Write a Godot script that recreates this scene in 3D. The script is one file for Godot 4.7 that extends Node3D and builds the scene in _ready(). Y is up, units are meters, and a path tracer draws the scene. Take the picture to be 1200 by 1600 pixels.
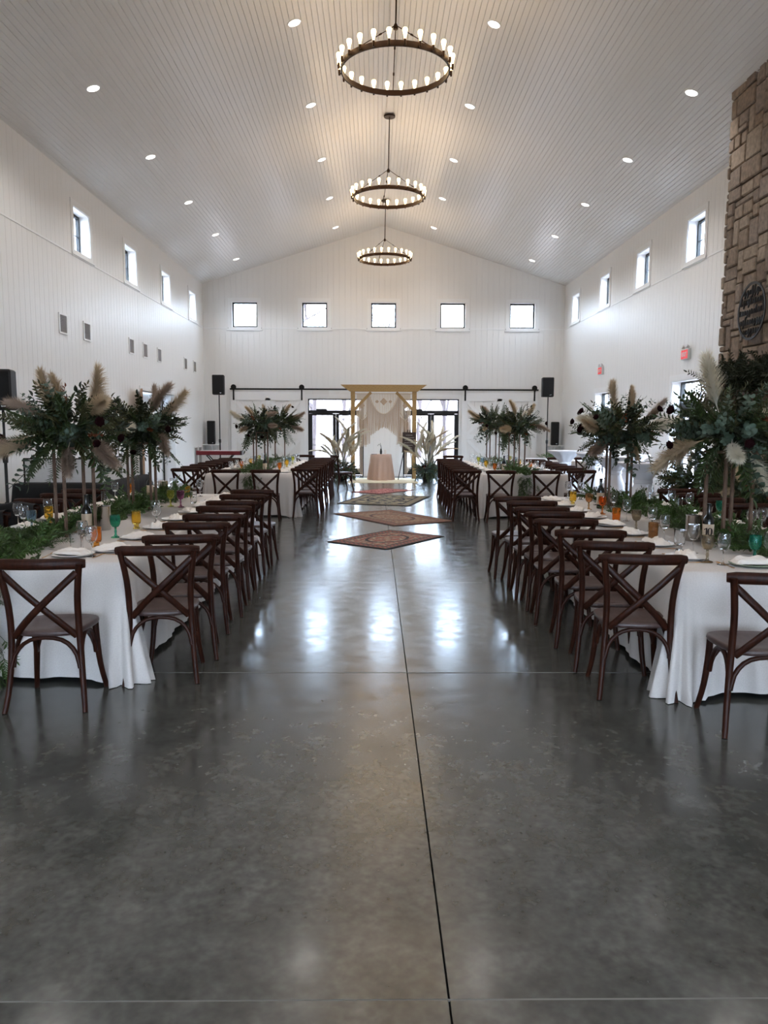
extends Node3D

# ---------------------------------------------------------------- room measures (metres)
const XL := -5.46
const XR := 6.0
const ZB := -24.8
const ZF := 5.0
const EAVE := 6.03
const RIDGE := 7.83
const XM := 0.27
const WT := 0.28
const BAND := 4.67
const TOP := 0.762

var M := {}
var used := {}
var rng := RandomNumberGenerator.new()
const ORD := ["nearest", "second", "third", "fourth", "fifth", "sixth", "seventh", "eighth", "ninth", "tenth", "eleventh"]

func _ready() -> void:
	rng.seed = 20240
	setup_view()
	make_materials()
	build_shell()
	build_windows()
	build_chimney()
	build_lights()
	build_tables()
	build_chairs()
	build_stands()
	build_ceremony()
	build_rugs()
	build_wall_things()
	build_gear()
	build_settings()
	build_outside()

func setup_view() -> void:
	var cam := Camera3D.new()
	cam.name = "camera"
	var pitch := atan(135.0 / 1200.0)
	var yaw := atan(14.0 / 1208.0)
	cam.basis = Basis(Vector3.UP, -yaw) * Basis(Vector3.RIGHT, -pitch) * Basis(Vector3.BACK, deg_to_rad(0.2))
	cam.position = Vector3(0, 1.62, 0)
	cam.fov = rad_to_deg(2.0 * atan(800.0 / 1200.0))
	cam.near = 0.05
	cam.far = 400.0
	add_child(cam)
	cam.current = true
	var env := Environment.new()
	var sky := Sky.new()
	var sm := ProceduralSkyMaterial.new()
	sm.sky_top_color = Color(0.76, 0.87, 1.0)
	sm.sky_horizon_color = Color(0.86, 0.93, 1.0)
	sm.sky_curve = 0.2
	sm.ground_bottom_color = Color(0.5, 0.48, 0.46)
	sm.ground_horizon_color = Color(0.8, 0.8, 0.8)
	sm.sky_energy_multiplier = 4.7
	sm.ground_energy_multiplier = 1.0
	sky.sky_material = sm
	env.background_mode = Environment.BG_SKY
	env.sky = sky
	env.tonemap_mode = Environment.TONE_MAPPER_LINEAR
	env.tonemap_exposure = 1.0
	env.sdfgi_enabled = true
	env.ssao_enabled = true
	env.ssil_enabled = true
	var we := WorldEnvironment.new()
	we.name = "world_environment"
	we.environment = env
	add_child(we)

# ---------------------------------------------------------------- naming helpers
func numbered(n: String) -> String:
	if not used.has(n):
		used[n] = 0
		return n
	used[n] += 1
	return "%s_%03d" % [n, used[n]]

func tag(o: Node3D, label: String, category: String, group := "") -> Node3D:
	o.set_meta("label", label)
	o.set_meta("category", category)
	if group != "":
		o.set_meta("group", group)
	return o

func thing(called: String, label: String, category: String, at := Vector3.ZERO, turn := 0.0, group := "") -> Node3D:
	var o := Node3D.new()
	o.name = numbered(called)
	add_child(o)
	o.position = at
	o.rotation.y = turn
	tag(o, label, category, group)
	return o

func part(called: String, mesh: Mesh, m: Material, parent: Node3D, at := Vector3.ZERO, turn := Vector3.ZERO) -> MeshInstance3D:
	var o := MeshInstance3D.new()
	o.name = called
	o.mesh = mesh
	o.material_override = m
	parent.add_child(o, true)
	o.position = at
	o.rotation = turn
	return o

func solo(called: String, mesh: Mesh, m: Material, label: String, category: String, at := Vector3.ZERO, turn := 0.0, group := "") -> MeshInstance3D:
	var o := part(numbered(called), mesh, m, self, at, Vector3(0, turn, 0))
	tag(o, label, category, group)
	return o

func struct_mesh(called: String, mesh: Mesh, m: Material) -> MeshInstance3D:
	var o := part(called, mesh, m, self)
	o.set_meta("kind", "structure")
	return o

func struct_node(called: String) -> Node3D:
	var o := Node3D.new()
	o.name = called
	add_child(o)
	o.set_meta("kind", "structure")
	return o

func copy(o: Node3D, label: String, at: Vector3, turn := 0.0, group := "") -> Node3D:
	var c: Node3D = o.duplicate()
	c.name = numbered(String(o.name).rstrip("0123456789").trim_suffix("_"))
	add_child(c)
	c.position = at
	c.rotation = Vector3(0, turn, 0)
	c.set_meta("label", label)
	if group != "":
		c.set_meta("group", group)
	return c

# ---------------------------------------------------------------- mesh helpers
func st_new() -> SurfaceTool:
	var st := SurfaceTool.new()
	st.begin(Mesh.PRIMITIVE_TRIANGLES)
	st.set_smooth_group(-1)
	return st

func fin(st: SurfaceTool) -> ArrayMesh:
	st.generate_normals()
	st.index()
	return st.commit()

func quad(st: SurfaceTool, a: Vector3, b: Vector3, c: Vector3, d: Vector3) -> void:
	for p in [a, b, c, a, c, d]:
		st.add_vertex(p)

func quad_uv(st: SurfaceTool, p: Array, uvs: Array) -> void:
	for i in [0, 1, 2, 0, 2, 3]:
		st.set_uv(uvs[i])
		st.add_vertex(p[i])

# triangle turned so that it faces away from centre
func tri_out(st: SurfaceTool, a: Vector3, b: Vector3, c: Vector3, o: Vector3) -> void:
	var n := (b - a).cross(c - a)
	if n.dot((a + b + c) / 3.0 - o) > 0.0:
		st.add_vertex(a); st.add_vertex(c); st.add_vertex(b)
	else:
		st.add_vertex(a); st.add_vertex(b); st.add_vertex(c)

func box(st: SurfaceTool, c: Vector3, s: Vector3, b := Basis(), bev := 0.0) -> void:
	var h := s * 0.5
	st.set_smooth_group(-1)
	var P := {}
	for i in 8:
		var g := Vector3(1 if i & 1 else -1, 1 if i & 2 else -1, 1 if i & 4 else -1)
		for ax in 3:
			var p := Vector3(g.x * h.x, g.y * h.y, g.z * h.z)
			for k in 3:
				if k != ax:
					p[k] -= g[k] * bev
			P[i * 3 + ax] = c + b * p
	for ax in 3:
		var u := (ax + 1) % 3
		var w := (ax + 2) % 3
		for sg in 2:
			var q := []
			for cc in [[0, 0], [1, 0], [1, 1], [0, 1]]:
				var i: int = (sg << ax) | (cc[0] << u) | (cc[1] << w)
				q.append(P[i * 3 + ax])
			tri_out(st, q[0], q[1], q[2], c)
			tri_out(st, q[0], q[2], q[3], c)
	if bev > 0.0:
		for ax in 3:
			var u := (ax + 1) % 3
			var w := (ax + 2) % 3
			for cc in [[0, 0], [1, 0], [1, 1], [0, 1]]:
				var i0: int = (cc[0] << u) | (cc[1] << w)
				var i1: int = i0 | (1 << ax)
				tri_out(st, P[i0 * 3 + u], P[i0 * 3 + w], P[i1 * 3 + u], c)
				tri_out(st, P[i0 * 3 + w], P[i1 * 3 + w], P[i1 * 3 + u], c)
		for i in 8:
			tri_out(st, P[i * 3], P[i * 3 + 1], P[i * 3 + 2], c)

func box_mesh(s: Vector3, bev := 0.0, c := Vector3.ZERO) -> ArrayMesh:
	var st := st_new()
	box(st, c, s, Basis(), bev)
	return fin(st)

func bar(st: SurfaceTool, a: Vector3, b: Vector3, w: float, d: float, up := Vector3.BACK, bev := 0.0) -> void:
	var y := (b - a).normalized()
	var x := y.cross(up).normalized()
	var z := x.cross(y)
	box(st, (a + b) * 0.5, Vector3(w, a.distance_to(b), d), Basis(x, y, z), bev)

# profile runs upwards on the outside
func lathe(st: SurfaceTool, prof: Array, seg: int, xf := Transform3D()) -> void:
	var g := 1
	for i in prof.size() - 1:
		var p: Vector2 = prof[i]
		var q: Vector2 = prof[i + 1]
		if i > 0:
			var o: Vector2 = prof[i - 1]
			if absf((p - o).angle_to(q - p)) > 0.7:
				g += 1
		st.set_smooth_group(g)
		for j in seg:
			var a0 := TAU * j / seg
			var a1 := TAU * (j + 1) / seg
			var A := xf * Vector3(p.x * cos(a0), p.y, p.x * sin(a0))
			var B := xf * Vector3(q.x * cos(a0), q.y, q.x * sin(a0))
			var C := xf * Vector3(q.x * cos(a1), q.y, q.x * sin(a1))
			var D := xf * Vector3(p.x * cos(a1), p.y, p.x * sin(a1))
			if p.x > 1e-6:
				st.add_vertex(A); st.add_vertex(D); st.add_vertex(C)
			if q.x > 1e-6:
				st.add_vertex(A); st.add_vertex(C); st.add_vertex(B)
	st.set_smooth_group(-1)

func lathe_mesh(prof: Array, seg := 20) -> ArrayMesh:
	var st := st_new()
	lathe(st, prof, seg)
	return fin(st)

# tube along points; rad is a number or an array; the section is rx wide (across "side") and rx * flat thick
func tube(st: SurfaceTool, pts: Array, rad, seg := 8, flat := 1.0, side := Vector3.ZERO, caps := true) -> void:
	var n := pts.size()
	var rings := []
	var x := side
	for i in n:
		var t: Vector3
		if i == 0: t = pts[1] - pts[0]
		elif i == n - 1: t = pts[n - 1] - pts[n - 2]
		else: t = (pts[i + 1] - pts[i]).normalized() + (pts[i] - pts[i - 1]).normalized()
		t = t.normalized()
		if x == Vector3.ZERO:
			x = t.cross(Vector3.UP if absf(t.y) < 0.9 else Vector3.RIGHT)
		x = (x - t * x.dot(t)).normalized()
		var y := t.cross(x)
		var r: float = rad[i] if rad is Array else rad
		var ring := []
		for j in seg:
			var a := TAU * j / seg
			ring.append(pts[i] + x * cos(a) * r + y * sin(a) * r * flat)
		rings.append(ring)
	st.set_smooth_group(1)
	for i in n - 1:
		for j in seg:
			var k := (j + 1) % seg
			quad(st, rings[i][j], rings[i + 1][j], rings[i + 1][k], rings[i][k])
	if caps:
		st.set_smooth_group(2)
		for j in range(1, seg - 1):
			st.add_vertex(rings[0][0]); st.add_vertex(rings[0][j]); st.add_vertex(rings[0][j + 1])
			var e: Array = rings[n - 1]
			st.add_vertex(e[0]); st.add_vertex(e[j + 1]); st.add_vertex(e[j])
	st.set_smooth_group(-1)

func tube_mesh(pts: Array, rad, seg := 8, flat := 1.0, side := Vector3.ZERO) -> ArrayMesh:
	var st := st_new()
	tube(st, pts, rad, seg, flat, side)
	return fin(st)

func spline(ctrl: Array, n: int) -> Array:
	var out := []
	var k := ctrl.size()
	for i in n + 1:
		var f := float(i) / n * (k - 1)
		var s: int = mini(int(f), k - 2)
		var a: Vector3 = ctrl[maxi(s - 1, 0)]
		var d: Vector3 = ctrl[mini(s + 2, k - 1)]
		var b: Vector3 = ctrl[s]
		var c: Vector3 = ctrl[s + 1]
		out.append(b.cubic_interpolate(c, a, d, f - s))
	return out

func prism(st: SurfaceTool, poly: PackedVector2Array, depth: float, xf := Transform3D()) -> void:
	var idx := Geometry2D.triangulate_polygon(poly)
	var cw := Geometry2D.is_polygon_clockwise(poly)
	st.set_smooth_group(-1)
	for i in range(0, idx.size(), 3):
		var t := []
		for k in 3:
			t.append(poly[idx[i + k]])
		var n: float = (t[1] - t[0]).cross(t[2] - t[0])
		if n > 0.0:
			t = [t[0], t[2], t[1]]
		for k in 3:
			st.add_vertex(xf * Vector3(t[k].x, t[k].y, depth * 0.5))
		for k in [0, 2, 1]:
			st.add_vertex(xf * Vector3(t[k].x, t[k].y, -depth * 0.5))
	for i in poly.size():
		var a := poly[i]
		var b := poly[(i + 1) % poly.size()]
		if cw:
			var t := a
			a = b
			b = t
		quad(st, xf * Vector3(a.x, a.y, depth * 0.5), xf * Vector3(a.x, a.y, -depth * 0.5), xf * Vector3(b.x, b.y, -depth * 0.5), xf * Vector3(b.x, b.y, depth * 0.5))

func multi(called: String, mesh: Mesh, m: Material, xfs: Array, parent: Node3D) -> MultiMeshInstance3D:
	var mm := MultiMesh.new()
	mm.transform_format = MultiMesh.TRANSFORM_3D
	mm.mesh = mesh
	mm.instance_count = xfs.size()
	for i in xfs.size():
		mm.set_instance_transform(i, xfs[i])
	var o := MultiMeshInstance3D.new()
	o.name = called
	o.multimesh = mm
	o.material_override = m
	o.set_meta("kind", "stuff")
	parent.add_child(o, true)
	return o

# ---------------------------------------------------------------- materials
func mat(c: Color, rough := 0.6, metal := 0.0) -> StandardMaterial3D:
	var m := StandardMaterial3D.new()
	m.albedo_color = c
	m.roughness = rough
	m.metallic = metal
	return m

func noise_tex(freq: float, lo: Color, hi: Color, size := 512, sd := 1, oct := 4, mid = null) -> NoiseTexture2D:
	var n := FastNoiseLite.new()
	n.seed = sd
	n.frequency = freq
	n.fractal_octaves = oct
	var t := NoiseTexture2D.new()
	t.width = size
	t.height = size
	t.seamless = true
	t.noise = n
	var g := Gradient.new()
	g.set_color(0, lo)
	g.set_color(1, hi)
	if mid != null:
		g.add_point(0.5, mid)
	t.color_ramp = g
	return t

func tri_mat(t: Texture2D, scale: Vector3, rough: float, world := false) -> StandardMaterial3D:
	var m := StandardMaterial3D.new()
	m.albedo_texture = t
	m.roughness = rough
	m.uv1_triplanar = true
	m.uv1_world_triplanar = world
	m.uv1_scale = scale
	return m

func clear_glass(c: Color, alpha: float) -> StandardMaterial3D:
	var m := mat(Color(c.r, c.g, c.b, alpha), 0.02)
	m.transparency = BaseMaterial3D.TRANSPARENCY_ALPHA
	return m

func tint_glass(c: Color) -> StandardMaterial3D:
	var m := mat(Color(c.r, c.g, c.b, 0.08), 0.03)
	m.transparency = BaseMaterial3D.TRANSPARENCY_ALPHA
	m.refraction_enabled = true
	m.refraction_scale = 0.045
	return m

func glow_mat(c: Color, e: float) -> StandardMaterial3D:
	var m := mat(c, 0.4)
	m.emission_enabled = true
	m.emission = c
	m.emission_energy_multiplier = e
	return m

func leaf_mat(c: Color, rough := 0.5) -> StandardMaterial3D:
	var m := mat(c, rough)
	m.backlight_enabled = true
	m.backlight = Color(c.r * 0.5, c.g * 0.5, c.b * 0.4)
	m.cull_mode = BaseMaterial3D.CULL_DISABLED
	return m

# seamless trowel relief in floats, so that shallow slopes do not step
func float_noise(n: int) -> ImageTexture:
	var f := FastNoiseLite.new()
	f.seed = 51
	f.frequency = 0.035
	f.fractal_octaves = 3
	var im := Image.create(n, n, false, Image.FORMAT_RGBF)
	for y in n:
		var v := float(y) / n
		for x in n:
			var u := float(x) / n
			var a := lerpf(f.get_noise_2d(x, y), f.get_noise_2d(x - n, y), u)
			var b := lerpf(f.get_noise_2d(x, y - n), f.get_noise_2d(x - n, y - n), u)
			var h := lerpf(a, b, v) * 0.5 + 0.5
			im.set_pixel(x, y, Color(h, h, h))
	return ImageTexture.create_from_image(im)

func make_materials() -> void:
	M.wall = mat(Color(0.925, 0.92, 0.91), 0.42)
	M.ceiling = mat(Color(0.925, 0.915, 0.9), 0.33)
	M.trim = mat(Color(0.94, 0.94, 0.935), 0.4)
	M.core = mat(Color(0.62, 0.62, 0.61), 0.9)
	M.black = mat(Color(0.04, 0.038, 0.042), 0.55)
	M.iron = mat(Color(0.09, 0.085, 0.08), 0.5, 0.6)
	M.muntin = mat(Color(0.35, 0.36, 0.38), 0.5)
	M.pane = clear_glass(Color(0.95, 0.98, 1.0), 0.03)
	# concrete
	var swirl := float_noise(384)
	M.slabs = []
	for k in 3:
		var m := tri_mat(noise_tex(0.011, Color(0.27, 0.275, 0.265), Color(0.385, 0.385, 0.37), 1024, 11 + k, 8, Color(0.325, 0.33, 0.315)), Vector3(0.4, 0.4, 0.4), 1.0, true)
		m.uv1_offset = Vector3(0.31 * k, 0.0, 0.47 * k)
		m.roughness_texture = noise_tex(0.02, Color(0.12, 0.12, 0.12), Color(0.25, 0.25, 0.25), 512, 31 + k, 6)
		m.roughness = 1.0
		m.metallic_specular = 0.68
		m.heightmap_enabled = true
		m.heightmap_texture = swirl
		m.heightmap_scale = 0.045
		m.detail_enabled = true
		m.detail_blend_mode = BaseMaterial3D.BLEND_MODE_MUL
		m.detail_albedo = noise_tex(0.09, Color(0.72, 0.72, 0.72), Color(1, 1, 1), 512, 71 + k, 6)
		M.slabs.append(m)
	M.joint_dark = mat(Color(0.1, 0.1, 0.1), 0.9)
	M.joint_light = mat(Color(0.42, 0.415, 0.4), 0.9)
	# woods
	M.chair = tri_mat(noise_tex(0.02, Color(0.12, 0.05, 0.028), Color(0.235, 0.11, 0.06), 256, 5, 4), Vector3(9, 1.6, 9), 0.4)
	M.chair.metallic_specular = 0.28
	M.seat = tri_mat(noise_tex(0.02, Color(0.235, 0.17, 0.16), Color(0.31, 0.235, 0.22), 256, 6, 4), Vector3(6, 6, 2), 0.4)
	M.stand_wood = tri_mat(noise_tex(0.03, Color(0.3, 0.22, 0.17), Color(0.46, 0.36, 0.29), 256, 7, 4), Vector3(9, 1.5, 9), 0.7)
	M.pine = tri_mat(noise_tex(0.02, Color(0.6, 0.47, 0.29), Color(0.74, 0.61, 0.4), 256, 8, 4), Vector3(5, 5, 5), 0.65)
	M.oak = tri_mat(noise_tex(0.02, Color(0.66, 0.53, 0.43), Color(0.75, 0.62, 0.51), 256, 9, 4), Vector3(4, 0.8, 4), 0.5)
	M.sign_wood = mat(Color(0.2, 0.13, 0.1), 0.6)
	M.mantel = tri_mat(noise_tex(0.02, Color(0.22, 0.15, 0.11), Color(0.36, 0.26, 0.2), 256, 10, 4), Vector3(3, 3, 0.8), 0.7)
	# cloth
	M.cloth = tri_mat(noise_tex(0.12, Color(0.75, 0.72, 0.7), Color(0.815, 0.785, 0.765), 256, 12, 3), Vector3(3, 3, 3), 0.85)
	M.cloth.rim_enabled = true
	M.cloth.rim = 0.3
	M.blush = tri_mat(noise_tex(0.1, Color(0.72, 0.6, 0.54), Color(0.79, 0.67, 0.6), 256, 13, 3), Vector3(3, 3, 3), 0.85)
	M.white_cloth = mat(Color(0.93, 0.93, 0.95), 0.7)
	M.booth = mat(Color(0.78, 0.765, 0.75), 0.8)
	M.black_cloth = mat(Color(0.05, 0.048, 0.055), 0.9)
	M.napkin = mat(Color(0.9, 0.87, 0.84), 0.85)
	M.plate = mat(Color(0.9, 0.89, 0.88), 0.2)
	M.green_plate = mat(Color(0.62, 0.69, 0.6), 0.25)
	M.gold = mat(Color(0.78, 0.58, 0.32), 0.3, 0.9)
	M.steel = mat(Color(0.78, 0.77, 0.76), 0.22, 1.0)
	M.wine_bottle = mat(Color(0.045, 0.05, 0.04), 0.08)
	M.label = mat(Color(0.74, 0.66, 0.57), 0.8)
	M.ink = mat(Color(0.13, 0.08, 0.07), 0.8)
	M.clear = clear_glass(Color(1, 1, 1), 0.05)
	M.clear_thick = tint_glass(Color(0.99, 0.995, 1.0))
	M.clear_thick.albedo_color.a = 0.01
	M.amber = tint_glass(Color(0.97, 0.68, 0.3))
	M.yellow = tint_glass(Color(0.985, 0.86, 0.42))
	M.lime = tint_glass(Color(0.91, 0.91, 0.5))
	M.emerald = tint_glass(Color(0.3, 0.78, 0.66))
	M.plum = tint_glass(Color(0.76, 0.5, 0.64))
	M.smoke = tint_glass(Color(0.76, 0.71, 0.62))
	M.brown = tint_glass(Color(0.82, 0.66, 0.46))
	M.orange = tint_glass(Color(0.97, 0.6, 0.3))
	M.sea = tint_glass(Color(0.74, 0.83, 0.88))
	# plants
	M.leaf_dark = leaf_mat(Color(0.125, 0.16, 0.09))
	M.leaf_green = leaf_mat(Color(0.19, 0.255, 0.115))
	M.leaf_bright = leaf_mat(Color(0.23, 0.33, 0.135))
	M.leaf_olive = leaf_mat(Color(0.26, 0.26, 0.14))
	M.leaf_euc = leaf_mat(Color(0.25, 0.32, 0.265), 0.6)
	M.pampas = leaf_mat(Color(0.78, 0.7, 0.59), 0.9)
	M.pampas_grey = leaf_mat(Color(0.66, 0.58, 0.52), 0.9)
	M.pampas_pale = leaf_mat(Color(0.88, 0.85, 0.79), 0.9)
	M.dark_flower = mat(Color(0.1, 0.03, 0.04), 0.95)
	M.dark_flower.metallic_specular = 0.15
	M.rust = leaf_mat(Color(0.45, 0.23, 0.11), 0.8)
	M.cream_flower = leaf_mat(Color(0.82, 0.75, 0.6), 0.9)
	# stone
	M.stones = []
	for k in 4:
		var base: Color = [Color(0.54, 0.475, 0.415), Color(0.49, 0.43, 0.38), Color(0.59, 0.53, 0.47), Color(0.52, 0.465, 0.42)][k]
		var m := tri_mat(noise_tex(0.02, base * 0.82, base * 1.12, 256, 15 + k, 5), Vector3(2.2, 2.2, 2.2), 0.92, true)
		m.heightmap_enabled = true
		m.heightmap_texture = m.albedo_texture
		m.heightmap_scale = 0.5
		M.stones.append(m)
	M.mortar = mat(Color(0.3, 0.255, 0.22), 0.95)
	M.speaker = mat(Color(0.035, 0.035, 0.04), 0.6)
	M.grille = mat(Color(0.62, 0.6, 0.59), 0.6)
	M.rope = mat(Color(0.83, 0.76, 0.67), 0.9)
	M.rope_tan = mat(Color(0.74, 0.64, 0.54), 0.9)
	M.ground = tri_mat(noise_tex(0.03, Color(0.36, 0.3, 0.27), Color(0.6, 0.52, 0.47), 512, 21, 5), Vector3(0.4, 0.4, 0.4), 0.95, true)
	M.bark = mat(Color(0.28, 0.23, 0.22), 0.95)
	M.red = glow_mat(Color(0.85, 0.16, 0.16), 0.55)
	M.white_plastic = mat(Color(0.85, 0.85, 0.84), 0.4)
	M.keys = mat(Color(0.42, 0.06, 0.1), 0.35)
	M.fringe = mat(Color(0.84, 0.79, 0.66), 0.95)

# ---------------------------------------------------------------- shell
# a board whose face looks along +z: x across, y along, long front edges chamfered into V grooves
var board_cache := {}
func board(w: float, l: float, c := 0.0035, g := 0.0006) -> ArrayMesh:
	var key := "%.3f %.3f %.4f" % [w, l, c]
	if board_cache.has(key):
		return board_cache[key]
	var st := st_new()
	board_into(st, w, l, Transform3D(), c, g)
	board_cache[key] = fin(st)
	return board_cache[key]

func board_into(st: SurfaceTool, w: float, l: float, xf: Transform3D, c := 0.0035, g := 0.0006) -> void:
	var t := 0.016
	var pr := [Vector2(-w / 2 + g, 0), Vector2(-w / 2 + g, t - c), Vector2(-w / 2 + g + c, t), Vector2(w / 2 - g - c, t), Vector2(w / 2 - g, t - c), Vector2(w / 2 - g, 0)]
	st.set_smooth_group(-1)
	for i in 5:
		var a: Vector2 = pr[i]
		var b: Vector2 = pr[i + 1]
		quad(st, xf * Vector3(a.x, 0, a.y), xf * Vector3(a.x, l, a.y), xf * Vector3(b.x, l, b.y), xf * Vector3(b.x, 0, b.y))

# the core of a wall with openings; u along the wall, y up; holes are Rect2(u, y, w, h)
func wall_core(st: SurfaceTool, u0: float, u1: float, y1: float, holes: Array, xf: Transform3D) -> void:
	var us := [u0, u1]
	var ys := [0.0, y1]
	for h in holes:
		for q in [h.position.x, h.end.x]:
			if not us.has(q): us.append(q)
		for q in [h.position.y, h.end.y]:
			if not ys.has(q): ys.append(q)
	us.sort()
	ys.sort()
	for i in us.size() - 1:
		var run := -1.0
		for j in ys.size():
			var solid := false
			if j < ys.size() - 1:
				solid = true
				var c := Vector2((us[i] + us[i + 1]) / 2, (ys[j] + ys[j + 1]) / 2)
				for h in holes:
					if h.has_point(c):
						solid = false
			if solid and run < 0:
				run = ys[j]
			if not solid and run >= 0:
				box(st, xf * Vector3((us[i] + us[i + 1]) / 2, (run + ys[j]) / 2, -WT / 2), Vector3(us[i + 1] - us[i], ys[j] - run, WT), xf.basis)
				run = -1.0

# pieces [u0, u1, y0, y1] of board strips around holes
func strips(u0: float, u1: float, holes: Array, top: Callable, y_from: float) -> Array:
	var out := []
	var u := u0
	while u < u1 - 0.01:
		var e: float = minf(u + 0.18, u1)
		var cuts := [u, e]
		for h in holes:
			for q in [h.position.x, h.end.x]:
				if q > u + 0.02 and q < e - 0.02:
					cuts.append(q)
		cuts.sort()
		for k in cuts.size() - 1:
			var a: float = cuts[k]
			var b: float = cuts[k + 1]
			var m := (a + b) / 2
			var spans := [[y_from, top.call(m)]]
			for h in holes:
				if m > h.position.x and m < h.end.x:
					var nx := []
					for s in spans:
						if h.end.y <= s[0] or h.position.y >= s[1]:
							nx.append(s)
							continue
						if h.position.y > s[0] + 0.01: nx.append([s[0], h.position.y])
						if h.end.y < s[1] - 0.01: nx.append([h.end.y, s[1]])
					spans = nx
			for s in spans:
				out.append([a, b, s[0], s[1]])
		u = e
	return out

const BACK_WIN := [-4.125, -1.925, 0.255, 2.44, 4.645]
const SIDE_WIN := [-14.76, -17.62, -20.5, -23.4]
const DOOR_L := Rect2(-2.17, 0.0, 1.81, 2.48)
const DOOR_R := Rect2(0.88, 0.0, 1.81, 2.48)
const SIDE_DOOR_Z := [-14.72, -20.15]

func ceil_y(x: float) -> float:
	return EAVE + (RIDGE - EAVE) * (1.0 - absf(x - XM) / (XM - XL))

func end_holes(windows := true) -> Array:
	var h := [DOOR_L, DOOR_R]
	if windows:
		for x in BACK_WIN:
			h.append(Rect2(x - 0.41, 4.68, 0.82, 0.8))
	return h

# the camera end: wide glazed doors and the same five upper windows
const FRONT_X := [-1.9, 2.44]
func front_holes() -> Array:
	var h := end_holes()
	h.remove_at(0)
	h.remove_at(0)
	for x in FRONT_X:
		h.append(Rect2(x - 1.2, 0.0, 2.4, 2.6))
	return h

func side_holes(right: bool) -> Array:
	var h := []
	var g := 1.0 if right else -1.0
	for z in SIDE_WIN:
		h.append(Rect2(g * z - 0.4, 4.75, 0.8, 0.78))
	if right:
		for z in SIDE_DOOR_Z:
			h.append(Rect2(z - 0.9, 0.0, 1.8, 2.52))
	else:
		h.append(Rect2(18.08, 0.0, 2.9, 2.42))
	return h

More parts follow.
